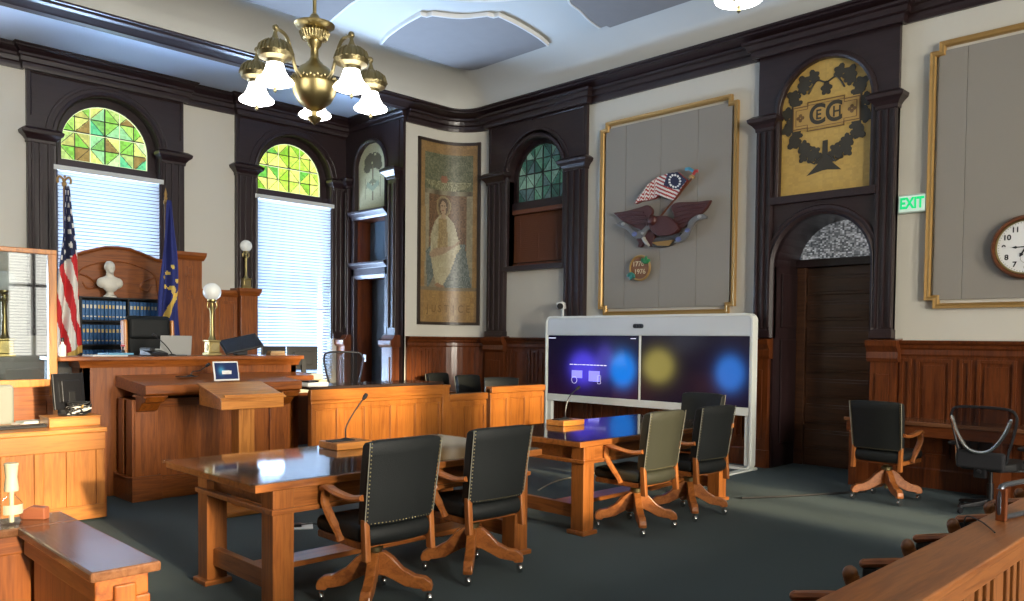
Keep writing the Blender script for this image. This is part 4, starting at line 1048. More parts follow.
# ------------------------------------------------------------------ flags on staffs
def flag(loc, zt, W, colfn, label, kind):
    t = thing('draped_flag', label, 'flag', loc, 0, None)
    MB().tube([(0, 0, 0), (0, 0, zt-.10)], .016, 10).build('staff', wood('flag_staff_%s' % kind, (.20, .10, .03), (.32, .17, .06)), t, smooth=True)
    MB().lathe([(0, 0), (.16, 0), (.16, .03), (.06, .08), (.03, .10), (.02, .14), (0, .14)], seg=24).build('stand', brass, t, smooth=True)
    top = MB(); top.ell((0, 0, zt-.06), (.03, .03, .04), 12, 8); top.ell((0, 0, zt-.01), (.025, .025, .022), 12, 8)
    if kind == 'a':
        for s in (-1, 1): top.tube(spl([(s*.01, 0, zt), (s*.05, 0, zt+.03), (s*.075, 0, zt), (s*.07, 0, zt-.05)], 5), [.012]*11+[.018]*5 if 0 else .014, 6)
        top.ell((.0, -.02, zt+.03), (.014, .02, .016), 10, 6)
    else: top.tube([(0, 0, zt), (0, 0, zt+.04), (0, 0, zt+.13)], [.012, .024, .001], 8)
    top.build('finial', gold, t, smooth=True)
    return t
def cloth(t, zt, zb, shape, colfn, nu=44, nv=110, name='flag_cloth'):
    """shape(h)->(x left, x right) with h 0 top..1 bottom"""
    def pos(u, v):
        h = 1-v; l, r = shape(h); a = min(1, h*3)
        y = -.05*a*math.sin(u*9.5+h*2.2)-.025*a*math.sin(u*21+h*5)-.03
        dz = .10*(u-.4)*h*0
        return (l+(r-l)*u+.012*a*math.sin(h*9+u*5), y-.085, zt-(zt-zb)*h-(.06*math.sin(u*4.)*h if h > .95 else 0))
    return grid_paint(name, pcloth, t, nu, nv, pos, lambda u, v: colfn(u, 1-v))
def us(u, h):
    if h > .955 and u > .45: return (.60, .40, .10)
    if h+.115*u < .485:
        k = noise2(int(u*6+h*1.), int(h*30), 9)
        sx, sy = (u*4.0) % 1, (h*13+(int(u*4) % 2)*.5) % 1
        rr = math.hypot((sx-.5)*.55, (sy-.5)*1.0)
        return (.80, .78, .74) if rr < .2 else (.018, .024, .075)
    s = int((u-1.86*h+6.)*3.3)
    return (.56, .025, .03) if s % 2 else (.74, .70, .64)
t = flag((3.20, 11.05, .42), 3.06, .3, us, 'red and white striped flag with starred blue field draped on its staff', 'a')
cloth(t, 2.97, .88, lambda h: (-.02-.13*min(1, h*1.3), .025+.13*min(1, h*1.6)), us)
def ind(u, h):
    if h > .80 and (u < .12): return (.62, .42, .10)
    c = (.018, .026, .15) if int(u*9+h*2) % 2 else (.025, .036, .19)
    for (sx, sh, r) in ((.30, .50, .03), (.62, .43, .03), (.78, .52, .03), (.35, .56, .028), (.52, .57, .03), (.70, .64, .03), (.85, .60, .03), (.46, .47, .025)):
        if math.hypot((u-sx)*.32, (h-sh)*1.9) < r*.9: return (.72, .52, .12)
    if abs((u-.62)-(h-.66)*-2.2) < .10 and .60 < h < .76: return (.74, .50, .10)
    if inell(u, h, .62, .585, .10, .03): return (.70, .50, .14)
    return c
t = flag((4.44, 11.05, .42), 3.00, .3, ind, 'deep blue flag with gold stars draped on its staff', 'b')
cloth(t, 2.95, .90, lambda h: (-.03-.14*min(1, h*1.5), .03+.12*min(1, h*1.8)), ind)

# ------------------------------------------------------------------ glass screen at the left
t = thing('glass_screen', 'wood-framed glass screen beside the judge bench reflecting the windows', 'screen', (2.0, 8.36, 0))
b = MB()
for x0, x1 in ((-.9, -.84), (.275, .345)): b.box(x0, x1, -.03, .03, .42, 2.31)
b.box(-.90, .345, -.035, .035, 2.30, 2.345); b.box(-.9, .345, -.03, .03, 1.08, 1.15); b.build('screen_frame', oak['z'], t, bevel=.006)
MB().box(-.85, .285, -.004, .004, 1.14, 2.31).build('glass_pane', glass_p, t)
b = MB(); b.box(-.9, .345, -.025, .025, 0, 1.10); frame_panel(b, -.4, .30, .5, 1.0, -.025, .05, .015); b.build('lower_panel', red['x'], t)
t = thing('stone_topped_stand', 'pale stone-coloured slab on a grey stand behind the glass screen', 'stand', (1.60, 8.85, 0))
MB().box(-.45, .35, -.25, .25, 1.36, 1.46).build('slab', plain('pale_stone', (.52, .45, .38), .6, var=.1, bscale=8), t, bevel=.012)
MB().box(.20, .32, -.2, .2, 0, 1.36).build('leg', bpy.data.materials['pale_stone'], t, bevel=.01); MB().box(-.4, .2, -.15, .2, 0, 1.34).build('body', plain('grey_panel', (.16, .165, .15), .6), t, bevel=.01)

# ------------------------------------------------------------------ clerk desk at the left
t = thing('clerk_desk', 'golden oak clerk desk with framed panels at the left edge', 'desk', (1.2, 7.30, 0))
b = MB(); b.box(-1.4, 1.205, 0, .70, .02, .74); b.build('carcass', yel['z'], t)
b = MB(); b.box(-1.42, 1.225, -.03, .75, .745, .785); b.build('desk_top', oak['x'], t, bevel=.008)
b = MB(); b.box(-1.4, 1.21, -.022, 0, .02, .14); b.box(-1.4, 1.21, -.022, 0, .60, .745)
b.build('panel_rail', yel['x'], t, bevel=.004); b = MB()
for k in range(11): b.box(1.145-k*.235 if k else 1.14, 1.21-k*.235, -.020, 0, .14, .60)
b.build('panel_stile', yel['z'], t, bevel=.004)
b = MB(); b.box(1.2, 1.222, -.02, .70, .02, .745); b.build('end_panel', red['z'], t, bevel=.004)
t = thing('monitor_riser', 'low oak box under the black monitor on the clerk desk', 'box', (2.24, 7.62, .785))
b = MB(); b.box(-.20, .20, -.14, .14, 0, .075); b.build('riser_body', oak['x'], t, bevel=.006); MB().box(-.205, .205, -.145, .145, .075, .085).build('riser_top', oak['x'], t, bevel=.003)
monitor((2.24, 7.66, .87), R(202), .30, .31, 'black monitor on the oak box at the left edge, seen from behind', .05, 6)
t = thing('cable_bundle', 'tangle of black and white cables behind the left monitor', 'cable', (2.30, 7.54, .87))
rg = random.Random(5)
for nm, mt, n in (('dark_cable', blackm, 5), ('pale_cable', paper, 3), ('yellow_cable', gold, 1)):
    b = MB()
    for k in range(n):
        P = [(rg.uniform(-.11, .09), rg.uniform(-.04, .04), rg.uniform(.01, .12)) for _ in range(6)]; b.tube(spl(P, 5), .007, 6)
    b.build(nm, mt, t, smooth=True)
t = thing('keyboard', 'black keyboard with papers on the clerk desk by the left edge', 'keyboard', (1.86, 7.60, .785), R(5))
MB().box(-.22, .22, -.07, .07, 0, .02).build('key_tray', blackm, t, bevel=.004); b = MB()
for i in range(14):
    for j in range(4): b.box(-.205+i*.0295, -.18+i*.0295, -.055+j*.028, -.031+j*.028, .02, .026)
b.build('keys', black, t)
t = thing('folded_papers', 'small pile of pale papers beside the keyboard on the clerk desk', 'papers', (1.98, 7.86, .785), R(12))
MB().box(-.10, .09, -.08, .08, 0, .02).build('lower_sheets', paper, t); MB().box(-.07, .11, -.07, .07, .02, .035).build('upper_sheet', plain('grey_paper', (.45, .48, .46), .7), t)
t = thing('clerk_chair', 'pale upholstered chair back behind the clerk desk at the left edge', 'chair', (1.72, 8.15, 0))
o = MB().box(-.22, .22, -.04, .04, .55, 1.12).build('backrest', plain('pale_upholstery', (.26, .27, .23), .8), t, bevel=.035, seg=4)
MB().box(-.22, .22, -.02, .12, .42, .50).build('seat', bpy.data.materials['pale_upholstery'], t, bevel=.03, seg=3)
MB().lathe([(.02, .05), (.02, .45)], seg=12).box(-.04, .04, -.03, .0, .3, .6).build('pedestal', blackm, t)
b = MB()
for k in range(5):
    a = 2*PI*k/5+.3; b.tube([(0, 0, .09), (.17*math.cos(a), .17*math.sin(a), .03)], .018, 6)
b.build('star_base', blackm, t)
# ------------------------------------------------------------------ rail in front of the clerks' well
def rail_section(name, label, x0, x1, y, top, np, desk=None, fascia=True):
    t = thing(name, label, 'railing', ((x0+x1)/2, y, 0)); w = (x1-x0)/2
    MB().box(-w, w, 0, .06, 0, top-.03).build('rail_board', rlw['z'], t)
    b = MB(); zt = top-.17 if fascia else top-.10
    b.box(-w, w, -.025, 0, .0, .20); b.box(-w, w, -.014, 0, zt-.055, zt)
    pw = 2*w/np
    for i in range(np+1):
        x = -w+i*pw; b.box(max(-w, x-.045), min(w, x+.045), -.014, 0, .2, zt-.055)
    for i in range(np): b.tube([(-w+i*pw+.055, -.004, .22), (-w+i*pw+.055, -.004, zt-.07), (-w+(i+1)*pw-.055, -.004, zt-.07), (-w+(i+1)*pw-.055, -.004, .22)], .007, 6)
    b.build('panel_frame', rlw['z'], t, bevel=.004)
    b = MB()
    if fascia: b.box(-w-.03, w, -.045, 0, top-.13, top-.012); b.box(-w-.02, w, -.035, 0, top-.17, top-.13)
    else: b.box(-w, w, -.04, .08, top-.08, top)
    b.build('top_fascia', rlw['x'], t, bevel=.006)
    if desk: MB().box(-w-.05, w, -.05, desk, top-.012, top+.02).build('desk_top', plain('dark_polished_top', (.035, .022, .018), .12), t, bevel=.006)
    return t
rail_section('court_rail', 'long panelled oak rail with a dark desk top right of the bench', 4.58, 6.38, 7.60, 1.02, 5, .55)
rail_section('rail_gate', 'low two-panel gate in the oak rail behind the second black chair', 6.50, 7.15, 7.62, .88, 2, None, False)
rail_section('court_rail', 'panelled oak rail section between the gate and the white screen unit', 7.20, 8.22, 7.60, .95, 3, None, False)
t = thing('rail_post', 'square oak post between the long rail and the gate', 'post', (6.44, 7.63, 0))
MB().box(-.055, .055, -.055, .055, 0, .97).build('shaft', rlw['z'], t, bevel=.004); MB().box(-.065, .065, -.065, .065, .97, 1.0).build('post_cap', rlw['x'], t, bevel=.005)
# objects on the clerk's desk
t = thing('document_pile', 'pile of papers and a black folder on the dark desk right of the bench', 'papers', (4.76, 7.86, 1.04), R(8))
MB().box(-.14, .14, -.09, .09, 0, .03).build('lower_sheets', paper, t); MB().box(-.10, .03, -.06, .08, .03, .05).build('folder', black, t, bevel=.004); MB().box(.03, .13, -.07, .05, .03, .055).build('card_box', plain('cream_card', (.62, .52, .30), .6), t)
t = thing('side_counter', 'low pale counter under the black monitors right of the bench', 'counter', (5.25, 9.33, .20))
MB().box(-.45, .42, -.22, .25, .66, .90).build('counter_top', plain('pale_laminate', (.50, .47, .36), .4), t, bevel=.01); MB().box(-.42, .42, -.18, .22, 0, .66).build('counter_body', mah['z'], t)
monitor((5.43, 9.22, 1.10), R(176), .42, .30, 'black monitor in front of the lower blind, right one of the pair', .05, 0)
monitor((5.05, 9.26, 1.10), R(184), .34, .26, 'black monitor half hidden behind the right end of the bench', .09, 0)

# ------------------------------------------------------------------ swivel chairs
def caster(p, name_parent, mt=None):
    b = MB(); b.lathe([(0, -.012), (.026, -.012), (.03, -.006), (.03, .006), (.026, .012), (0, .012)], seg=16, M=Matrix.Translation((p[0], p[1], .03)) @ Matrix.Rotation(R(70), 4, 'Z') @ Matrix.Rotation(R(90), 4, 'X'))
    b.tube([(p[0], p[1], .03), (p[0], p[1], .085)], .011, 8)
    return b.build('caster', mt or steel, name_parent, smooth=True)
def swivel_chair(name='swivel_chair', sunlit=False, arms=True):
    t = thing(name, 'x', 'chair'); lea = leather_o if sunlit else leather
    o = MB().box(-.245, .245, -.20, .27, .42, .515).build('seat', lea, t, bevel=.04, seg=4); o.data.shade_smooth()
    MB().box(-.235, .235, -.19, .25, .385, .425).build('seat_frame', chw['x'], t, bevel=.006)
    # tilted back: rows from bottom to top, slightly bowed
    rows = [(.525, -.235), (.66, -.247), (.80, -.265), (.92, -.285), (.985, -.297), (1.005, -.302)]
    b = MB(); nx = 8; vs = []; fs = []
    for side in (0, 1):
        for z, y in rows:
            for i in range(nx+1):
                x = (i/nx*2-1); hw = .238+.016*(z-.5)/.5
                bow = .028*(x*x); th = .035 if side == 0 else -.035
                if z > .99: th *= .55
                vs.append((x*hw, y+bow+th, z-(.014*x**6 if z > .95 else 0)))
    nr = len(rows); o_ = nr*(nx+1)
    for r in range(nr-1):
        for i in range(nx):
            a = r*(nx+1)+i; fs.append((a, a+1, a+nx+2, a+nx+1)); fs.append((o_+a, o_+a+nx+1, o_+a+nx+2, o_+a+1))
    for i in range(nx): fs.append((i, o_+i, o_+i+1, i+1)); a = (nr-1)*(nx+1)+i; fs.append((a, a+1, o_+a+1, o_+a))
    for r in range(nr-1):
        a = r*(nx+1); fs.append((a, a+nx+1, o_+a+nx+1, o_+a)); a += nx; fs.append((a, o_+a, o_+a+nx+1, a+nx+1))
    b.add(vs, fs); o = b.build('backrest', lea, t, smooth=True, bevel=.008, ang=50, seg=3)
    nh = MB()
    def st(x, y, z): nh.lathe([(.0052, 0), (.004, .0025), (0, .0035)], seg=6, M=Matrix.Translation((x, y, z)) @ Matrix.Rotation(R(90), 4, 'X'))
    for k in range(21):
        f = k/20; z = .535+.455*f; y = -.235-.067*f-.036-.001; hw = .238+.016*(z-.5)/.5-.012
        for s in (-1, 1): st(s*hw, y+.026+.003, z)
    for k in range(1, 20):
        x = (k/20*2-1); st(x*.235, -.302-.018+.028*x*x-.004, .985-.006*x**6); st(x*.226, -.235-.036+.028*x*x, .537)
    nh.build('nailhead_trim', antique, t)
    for s in (-1, 1):
        e = MB(); e.tube([(s*(.24+.016*(z-.5)/.5-.002), -.235-.067*(z-.535)/.455+.028-.034, z) for z in (.53, .76, .995)], .0035, 6); e.build('edge_welt', plain('pale_welt', (.20, .19, .15), .5) if 'pale_welt' not in bpy.data.materials else bpy.data.materials['pale_welt'], t)
    # lower roll
    b = MB(); P = []
    for i in range(9):
        x = i/8*2-1; P.append((x*.225, -.225+.025*x*x, .462))
    b.tube(P, .058, 14, sq=(.75, 1.)); b.build('lower_roll', lea, t, smooth=True)
    for s in (-1, 1):
        b = MB(); b.prism([(-.265, .33), (-.215, .33), (-.205, .56), (-.245, .56)], 'x', s*.228-.018, s*.228+.018); b.build('back_post', chw['z'], t, bevel=.006)
    if arms:
        for s in (-1, 1):
            b = MB()
            P = spl([(s*.245, -.235, .685), (s*.262, -.14, .672), (s*.278, -.02, .690), (s*.272, .07, .705), (s*.268, .125, .695)], 5)
            b.tube(P, [.034]*len(P), 8, sq=(1., .55)); b.ell(P[-1], (.035, .02, .024), 10, 8)
            Q = spl([(s*.268, .10, .69), (s*.272, .11, .62), (s*.262, .06, .53), (s*.25, .0, .455), (s*.245, -.02, .41)], 5)
            b.tube(Q, [.030]*len(Q), 8, sq=(.62, 1.)); b.build('armrest', chw['y'], t, smooth=True)
    MB().lathe([(.02, .12), (.02, .30), (.045, .305), (.05, .335), (.03, .345), (.018, .35), (.018, .40), (.09, .40), (.09, .385), (.03, .36)], seg=18).build('swivel_column', antique, t, smooth=True)
    for k in range(4):
        M = Matrix.Rotation(PI/2*k+PI/4, 4, 'Z')
        top = [(.015, .30), (.06, .305), (.11, .27), (.17, .205), (.24, .165), (.30, .155), (.335, .13), (.345, .10), (.34, .075)]
        bot = [(.285, .072), (.28, .085), (.235, .09), (.18, .102), (.12, .135), (.06, .165), (.015, .17)]
        b = MB(); b.prism(top+bot, 'y', -.030, .030, 0, M); lg = b.build('leg', chw['x'], t, bevel=.010, seg=2)
        caster(tuple(M @ Vector((.32, 0, 0)))[:2], lg)
    return t
c0 = swivel_chair()
c0.location = (2.80, 3.93, 0); c0.rotation_euler = (0, 0, R(0)); c0['label'] = 'black leather swivel chair with wooden arms nearest the viewer at the first table'; c0['group'] = 'black leather swivel chairs'
dup(c0, (3.64, 4.00, 0), R(-2), 'black leather swivel chair second from the left at the first table')
c1 = swivel_chair(sunlit=True); c1['group'] = 'black leather swivel chairs'; c1.location = (5.50, 4.02, 0); c1.rotation_euler = (0, 0, R(1)); c1['label'] = ('sunlit olive-tinged leather swivel chair left at the far table') 
dup(c0, (6.30, 4.02, 0), R(-3), 'black leather swivel chair right at the far table, beside the sunlit one')
dup(c0, (7.46, 4.78, 0), R(88), 'black leather swivel chair at the far end of the second table, facing it')
dup(c0, (8.36, 3.05, 0), R(-93), 'black leather swivel chair at the wall ledge beside the dark door')
dup(c0, (8.62, 10.05, .0), R(190), 'black leather chair behind the gate, leftmost of three backs')
dup(c0, (8.52, 9.22, .0), R(184), 'black leather chair behind the oak rail, middle of three backs')
dup(c0, (8.20, 8.42, .0), R(135), 'black leather chair behind the oak rail, rightmost of three backs')

# judge chair
t = thing('judge_chair', 'tall black leather judge chair with wooden side posts behind the bench', 'chair', (3.74, 9.75, .42))
MB().box(-.25, .25, -.05, .05, .42, 1.38, 0, Matrix.Rotation(R(-4), 4, 'X')).build('backrest', leather, t, bevel=.04, seg=4)
MB().box(-.24, .24, -.08, .02, 1.10, 1.36, 0, Matrix.Rotation(R(-4), 4, 'X')).build('head_cushion', leather, t, bevel=.045, seg=4)
for s in (-1, 1): MB().box(s*.27-.022, s*.27+.022, -.06, .06, .42, 1.33, 0, Matrix.Rotation(R(-4), 4, 'X')).build('side_post', oak['z'], t, bevel=.02, seg=3)
MB().box(-.25, .25, -.48, .02, .40, .50).build('seat', leather, t, bevel=.04, seg=3)
MB().lathe([(.25, 0), (.25, .03), (.05, .08), (.03, .40), (0, .40)], (0, -.2, 0), 20).build('pedestal', black, t, smooth=True)

# mesh office chairs
meshm = bpy.data.materials.new('chair_mesh'); meshm.use_nodes = True; _n = meshm.node_tree; _n.nodes.clear()
_o = _n.nodes.new('ShaderNodeOutputMaterial'); _a = _n.nodes.new('ShaderNodeBsdfTransparent'); _d = _n.nodes.new('ShaderNodeBsdfDiffuse'); _x = _n.nodes.new('ShaderNodeMixShader')
_d.inputs['Color'].default_value = (.012, .012, .014, 1); _x.inputs['Fac'].default_value = .62
_n.links.new(_a.outputs[0], _x.inputs[1]); _n.links.new(_d.outputs[0], _x.inputs[2]); _n.links.new(_x.outputs[0], _o.inputs['Surface'])
def mesh_chair(loc, rz, label, H_=1.0, v=True, base_z=0):
    t = thing('mesh_office_chair', label, 'chair', loc, rz, 'mesh office chairs')
    z1 = H_; z0 = H_-.52
    out = [(-.15, z0), (.15, z0), (.21, z0+.14), (.265, z0+.38), (.262, z1-.06), (.21, z1-.012), (0, z1), (-.21, z1-.012), (-.262, z1-.06), (-.265, z0+.38), (-.21, z0+.14)]
    P = [(p[0], -.26-.05*((p[1]-z0)/.46)+.12*p[0]**2/.06*.25, p[1]) for p in out]
    sp = spl(P+[P[0]], 5); MB().tube(sp, .016, 8, sq=(1., .8)).build('back_frame', black, t, smooth=True)
    n = len(sp)-1; c = sum((Vector(p) for p in sp[:-1]), Vector())/n
    MB().add([c]+[Vector(p) for p in sp[:-1]], [(0, i+1, (i+1) % n+1) for i in range(n)]).build('back_mesh', meshm, t)
    if v:
        V = spl([(-.245, -.33, z0+.43), (-.19, -.345, z0+.28), (-.10, -.355, z0+.15), (0, -.357, z0+.115), (.10, -.355, z0+.15), (.19, -.345, z0+.28), (.245, -.33, z0+.43)], 6)
        MB().tube(V, [.010]+[.016]*(len(V)-2)+[.010], 8).build('chrome_yoke', steel, t, smooth=True)
    MB().prism([(-.33, .36), (-.28, .36), (-.27, z0+.10), (-.335, z0+.08)], 'x', -.05, .05).lathe([(0, 0), (.022, 0), (.022, .02), (0, .02)], seg=14, M=Matrix.Translation((0, -.335, z0-.06)) @ Matrix.Rotation(R(90), 4, 'X')).build('back_spine', black, t, bevel=.008)
    MB().prism([(-.17, -.30), (.17, -.30), (.24, -.15), (.235, .2), (.15, .24), (-.15, .24), (-.235, .2), (-.24, -.15)], 'z', .42, .50).build('seat', blackm, t, bevel=.025, seg=3)
    MB().box(-.2, .2, -.34, -.28, .44, .60).build('lumbar_pad', plain('black_fabric', (.012, .012, .015), .9) if 'black_fabric' not in bpy.data.materials else bpy.data.materials['black_fabric'], t, bevel=.025, seg=3)
    for s in (-1, 1):
        MB().tube([(s*.18, -.05, .42), (s*.28, -.05, .43), (s*.29, -.06, .62)], [.016, .016, .018], 8).build('arm_post', steel, t, smooth=True)
        MB().box(s*.29-.04, s*.29+.04, -.18, .08, .62, .655).build('arm_pad', black, t, bevel=.014, seg=3)
    MB().lathe([(.028, .10), (.028, .28), (.018, .28), (.018, .40), (.10, .40), (.10, .425), (0, .425)], (0, -.03, 0), 16).build('gas_column', black, t, smooth=True)
    for k in range(5):
        M = Matrix.Translation((0, -.03, 0)) @ Matrix.Rotation(2*PI*k/5+.3, 4, 'Z')
        lg = MB().prism([(.0, .07), (.0, .13), (.05, .13), (.30, .085), (.31, .06), (.05, .07)], 'y', -.024, .024, 0, M).build('leg', black, t, bevel=.008)
        caster(tuple(M @ Vector((.29, 0, 0)))[:2], lg, black)
    return t
mesh_chair((8.45, 2.14, 0), R(-93), 'black mesh office chair with a chrome curved yoke at the right wall')
mesh_chair((5.86, 8.75, .20), R(168), 'black mesh office chair behind the dark desk right of the bench', 1.18, False)

# ------------------------------------------------------------------ counsel tables
tw = {a: wood('table_oak_'+a, (.140, .038, .007), (.30, .097, .020), a, rough=.3) for a in 'xyz'}
def table(loc, L, W, over, label, ins=.145):
    t = thing('counsel_table', label, 'table', loc, 0, 'oak counsel tables'); Hh = .76
    MB().box(-L/2, L/2, -W/2, W/2, Hh-.045, Hh).build('tabletop', tw['x'], t, bevel=.005)
    lx = L/2-ins; yn, yf = -(W/2-.095), W/2-.27; lh = .066
    b = MB()
    b.box(-lx, lx, yn-.06, yn-.02, .60, Hh-.045); b.box(-lx, lx, yf+.02, yf+.06, .60, Hh-.045)
    for s in (-1, 1): b.box(s*lx-.02, s*lx+.02, yn, yf, .60, Hh-.045)
    b.build('apron', tw['x'], t, bevel=.003)
    b = MB(); e = lh+.002; o = [(-lx-e, yn-e, 0), (lx+e, yn-e, 0), (lx+e, yf+e, 0), (-lx-e, yf+e, 0)]
    b.sweep(o, (0, 0, 1), [(-.012, .575), (.03, .575), (.03, .605), (-.012, .605)], closed=True); b.build('bead_moulding', tw['x'], t, bevel=.004)
    for sx in (-1, 1):
        for yy in (yn, yf):
            lg = MB().box(sx*lx-lh, sx*lx+lh, yy-lh, yy+lh, .03, Hh-.045).build('leg', tw['z'], t, bevel=.005)
            MB().box(sx*lx-.09, sx*lx+.09, yy-.09, yy+.09, 0, .035).build('foot_block', tw['x'], lg, bevel=.008)
    for sx in (-1, 1): MB().box(sx*lx-.025, sx*lx+.025, yn, yf, .12, .23).build('end_stretcher', tw['y'], t, bevel=.004)
    MB().box(-lx, lx, -.17, .03, .135, .17).build('long_stretcher', tw['x'], t, bevel=.004)
    MB().box(-L/2-over, L/2-.01, -W/2+.01, W/2-.01, Hh+.0005, Hh+.0065).build('glass_sheet', glass_t, t)
    b = MB()
    for s in (-1, 1): b.box(-L/2-over-.004, -L/2-over+.05, s*(W/2-.01)-.012, s*(W/2-.01)+.012, Hh-.012, Hh+.012)
    b.build('corner_guard', clear, t, bevel=.003)
    return t
table((3.235, 4.64, 0), 2.27, 1.19, .025, 'glass-topped oak table with heavy square legs nearest the viewer', .185)
table((6.05, 4.69, 0), 2.35, 1.17, .0, 'glass-topped oak table with heavy square legs before the white screen unit')
t = thing('floor_papers', 'white sheet and flat charger lying on the carpet under the nearer table', 'papers', (3.42, 5.95, 0), R(-30))
MB().box(-.16, .16, -.10, .10, 0, .006).build('sheet', paper, t); MB().box(-.05, .07, -.04, .04, .006, .03).build('charger', black, t, bevel=.006)
MB().tube(spl([(.05, 0, .02), (.16, .06, .008), (.3, -.02, .008), (.42, .05, .008)], 6), .005, 6).build('cord', blackm, t, smooth=True)
t = thing('cable', 'thin pale cable sagging to the floor beyond the far table', 'cable', (7.0, 5.9, 0))
MB().tube(spl([(-.9, -.2, .008), (-.3, .05, .008), (.3, .1, .008), (.9, .2, .01)], 6), .008, 6).build('pale_cable', plain('pale_cable', (.30, .27, .20), .5), t, smooth=True)
t = thing('floor_cable', 'dark cable lying on the carpet from the door to the wall ledge chair', 'cable', (8.0, 3.6, 0))
MB().tube(spl([(.62, -.25, .012), (.2, -.05, .012), (-.3, .2, .012), (-.7, .45, .012)], 6), .012, 6).build('dark_cable', blackm, t, smooth=True)

# ------------------------------------------------------------------ twin-screen video unit (local x runs right along the wall)
TX, TY = 9.02, 6.56
t = thing('video_conference_unit', 'white twin-screen video unit standing before the wainscot', 'screen unit', (TX, TY, 0), RZR)
hw = 1.70; rr = .09
def rrect(x0, x1, z0, z1, r, n=6):
    P = []
    for cx, cz, a0 in ((x1-r, z1-r, 0), (x0+r, z1-r, 90), (x0+r, z0+r, 180), (x1-r, z0+r, 270)):
        P += [(cx+r*math.cos(R(a0+90*k/n)), cz+r*math.sin(R(a0+90*k/n))) for k in range(n+1)]
    return P
fw_ = plain('unit_grey_white', (.60, .63, .64), .35)
fe_ = plain('unit_edge_white', (.78, .80, .74), .35)
b = MB(); b.box(-hw+.02, hw-.02, -.05, .03, 1.635, 1.895); b.build('camera_bar', fw_, t, bevel=.01)
b = MB(); o = rrect(-hw, hw, .0, 1.915, rr)
b.sweep([(p[0], 0, p[1]) for p in o], (0, -1, 0), [(0, -.06), (0, .06), (.03, .06), (.03, -.06)], closed=True); b.build('outer_frame', fe_, t, bevel=.006)
b = MB(); b.box(-hw+.02, hw-.02, -.05, .03, .665, .765); b.box(-.03+.04, .03+.01, -.05, .03, .765, 1.64); b.box(-hw+.02, -hw+.05, -.05, .03, .76, 1.64); b.box(hw-.05, hw-.02, -.05, .03, .76, 1.64); b.build('lower_bar', fe_, t, bevel=.005)
MB().box(-hw+.03, hw-.03, -.03, .03, .75, 1.64).build('back_box', blackm, t)
for x in (-hw+.01, hw-.11): MB().box(x, x+.10, -.03, .03, .05, .67).build('leg_panel', fe_, t, bevel=.01)
for s in (-1, 1): MB().box(s*(hw-.05)-.05, s*(hw-.05)+.05, -.85, .12, 0, .02).build('foot_plate', fe_, t, bevel=.006)
MB().box(-hw, hw, .04, .10, 0, .03).build('floor_bar', fe_, t)
c = MB(); c.prism(rrect(-.085, .085, 1.735, 1.795, .028), 'y', -.062, -.045); c.build('camera_window', black, t)
for x in (-.045, .0, .045): MB().lathe([(.016, 0), (.018, .004), (.008, .006), (0, .004)], seg=16, M=Matrix.Translation((x, -.061, 1.765)) @ Matrix.Rotation(R(90), 4, 'X')).build('lens', plain('lens_glass', (.02, .022, .03), .05) if 'lens_glass' not in bpy.data.materials else bpy.data.materials['lens_glass'], t, smooth=True)
def blob(u, v, cu, cv, ru, rv, p=2.): d = ((u-cu)/ru)**2+((v-cv)/rv)**2; return 1/(1+d**p)
def scrL(u, v):
    c = (.006+.02*(1-v)**2*.6, .004, .018)
    w = blob(u, v, .42, .46, .15, .27, 3.); c = tuple(a+q*w for a, q in zip(c, (.075, .055, .74)))
    w = blob(u, v, .655, .56, .10, .27, 2.6); c = tuple(a+q*w for a, q in zip(c, (.045, .03, .30)))
    w = blob(u, v, .845, .46, .125, .27, 3.2); c = tuple(a*(1-w*.8)+q*w for a, q in zip(c, (.005, .22, .85)))
    return c
def scrR(u, v):
    c = (.008, .005, .016)
    w = blob(u, v, .17, .54, .145, .25, 3.); c = tuple(a+q*w for a, q in zip(c, (.30, .25, .05)))
    w = blob(u, v, .83, .47, .12, .25, 3.); c = tuple(a+q*w for a, q in zip(c, (.02, .16, .58)))
    return c
for nm, x0, x1, fn in (('left_screen', -hw+.035, -.0, scrL), ('right_screen', .055, hw-.035, scrR)):
    grid_paint('screen', pscreen, t, 90, 48, lambda u, v: (x0+(x1-x0)*u, -.045, .77+.862*v), fn)
tx = emit('screen_text', (.75, .75, .95), .8); fa = emit('screen_icon', (.28, .26, .85), .8)
b = MB(); x = -1.22; rg = random.Random(2)
while x < -.58: w = rg.uniform(.02, .07); b.box(x, x+w, -.0475, -.046, 1.208, 1.219); x += w+.014
b.box(-1.64, -1.50, -.0475, -.046, 1.59, 1.60); b.box(-.13, -.04, -.0475, -.046, 1.59, 1.60); b.build('screen_text', tx, t)
b = MB(); b.box(-1.18, -.98, -.0472, -.046, 1.02, 1.13); b.box(-.86, -.66, -.0472, -.046, .98, 1.13); b.build('screen_icon', fa, t)
b = MB(); b.tube([(-1.13+.05*math.cos(2*PI*k/20), -.047, .99+.05*math.sin(2*PI*k/20)) for k in range(21)], .0022, 5); b.sweep([(p[0], -.046, p[1]) for p in rrect(-.70, -.64, .95, 1.07, .01)], (0, -1, 0), [(0, 0), (.003, 0), (.003, .002), (0, .002)], closed=True); b.build('screen_outline', tx, t)

# wall ledge at the right
t = thing('wall_ledge', 'long oak writing ledge along the right wall', 'ledge', (XR-.05, 3.72, 0), RZR)
MB().box(0, 4.3, -.50, -.0, .715, .755).build('ledge_top', plain('polished_ledge', (.15, .062, .028), .15), t, bevel=.006)
MB().box(0.02, 4.3, -.47, -.44, .60, .715).build('ledge_apron', mah['x'], t, bevel=.004)
for x in (.04, 1.45, 2.9): MB().box(x, x+.08, -.44, -.06, 0, .715).build('support', mah['z'], t, bevel=.004)

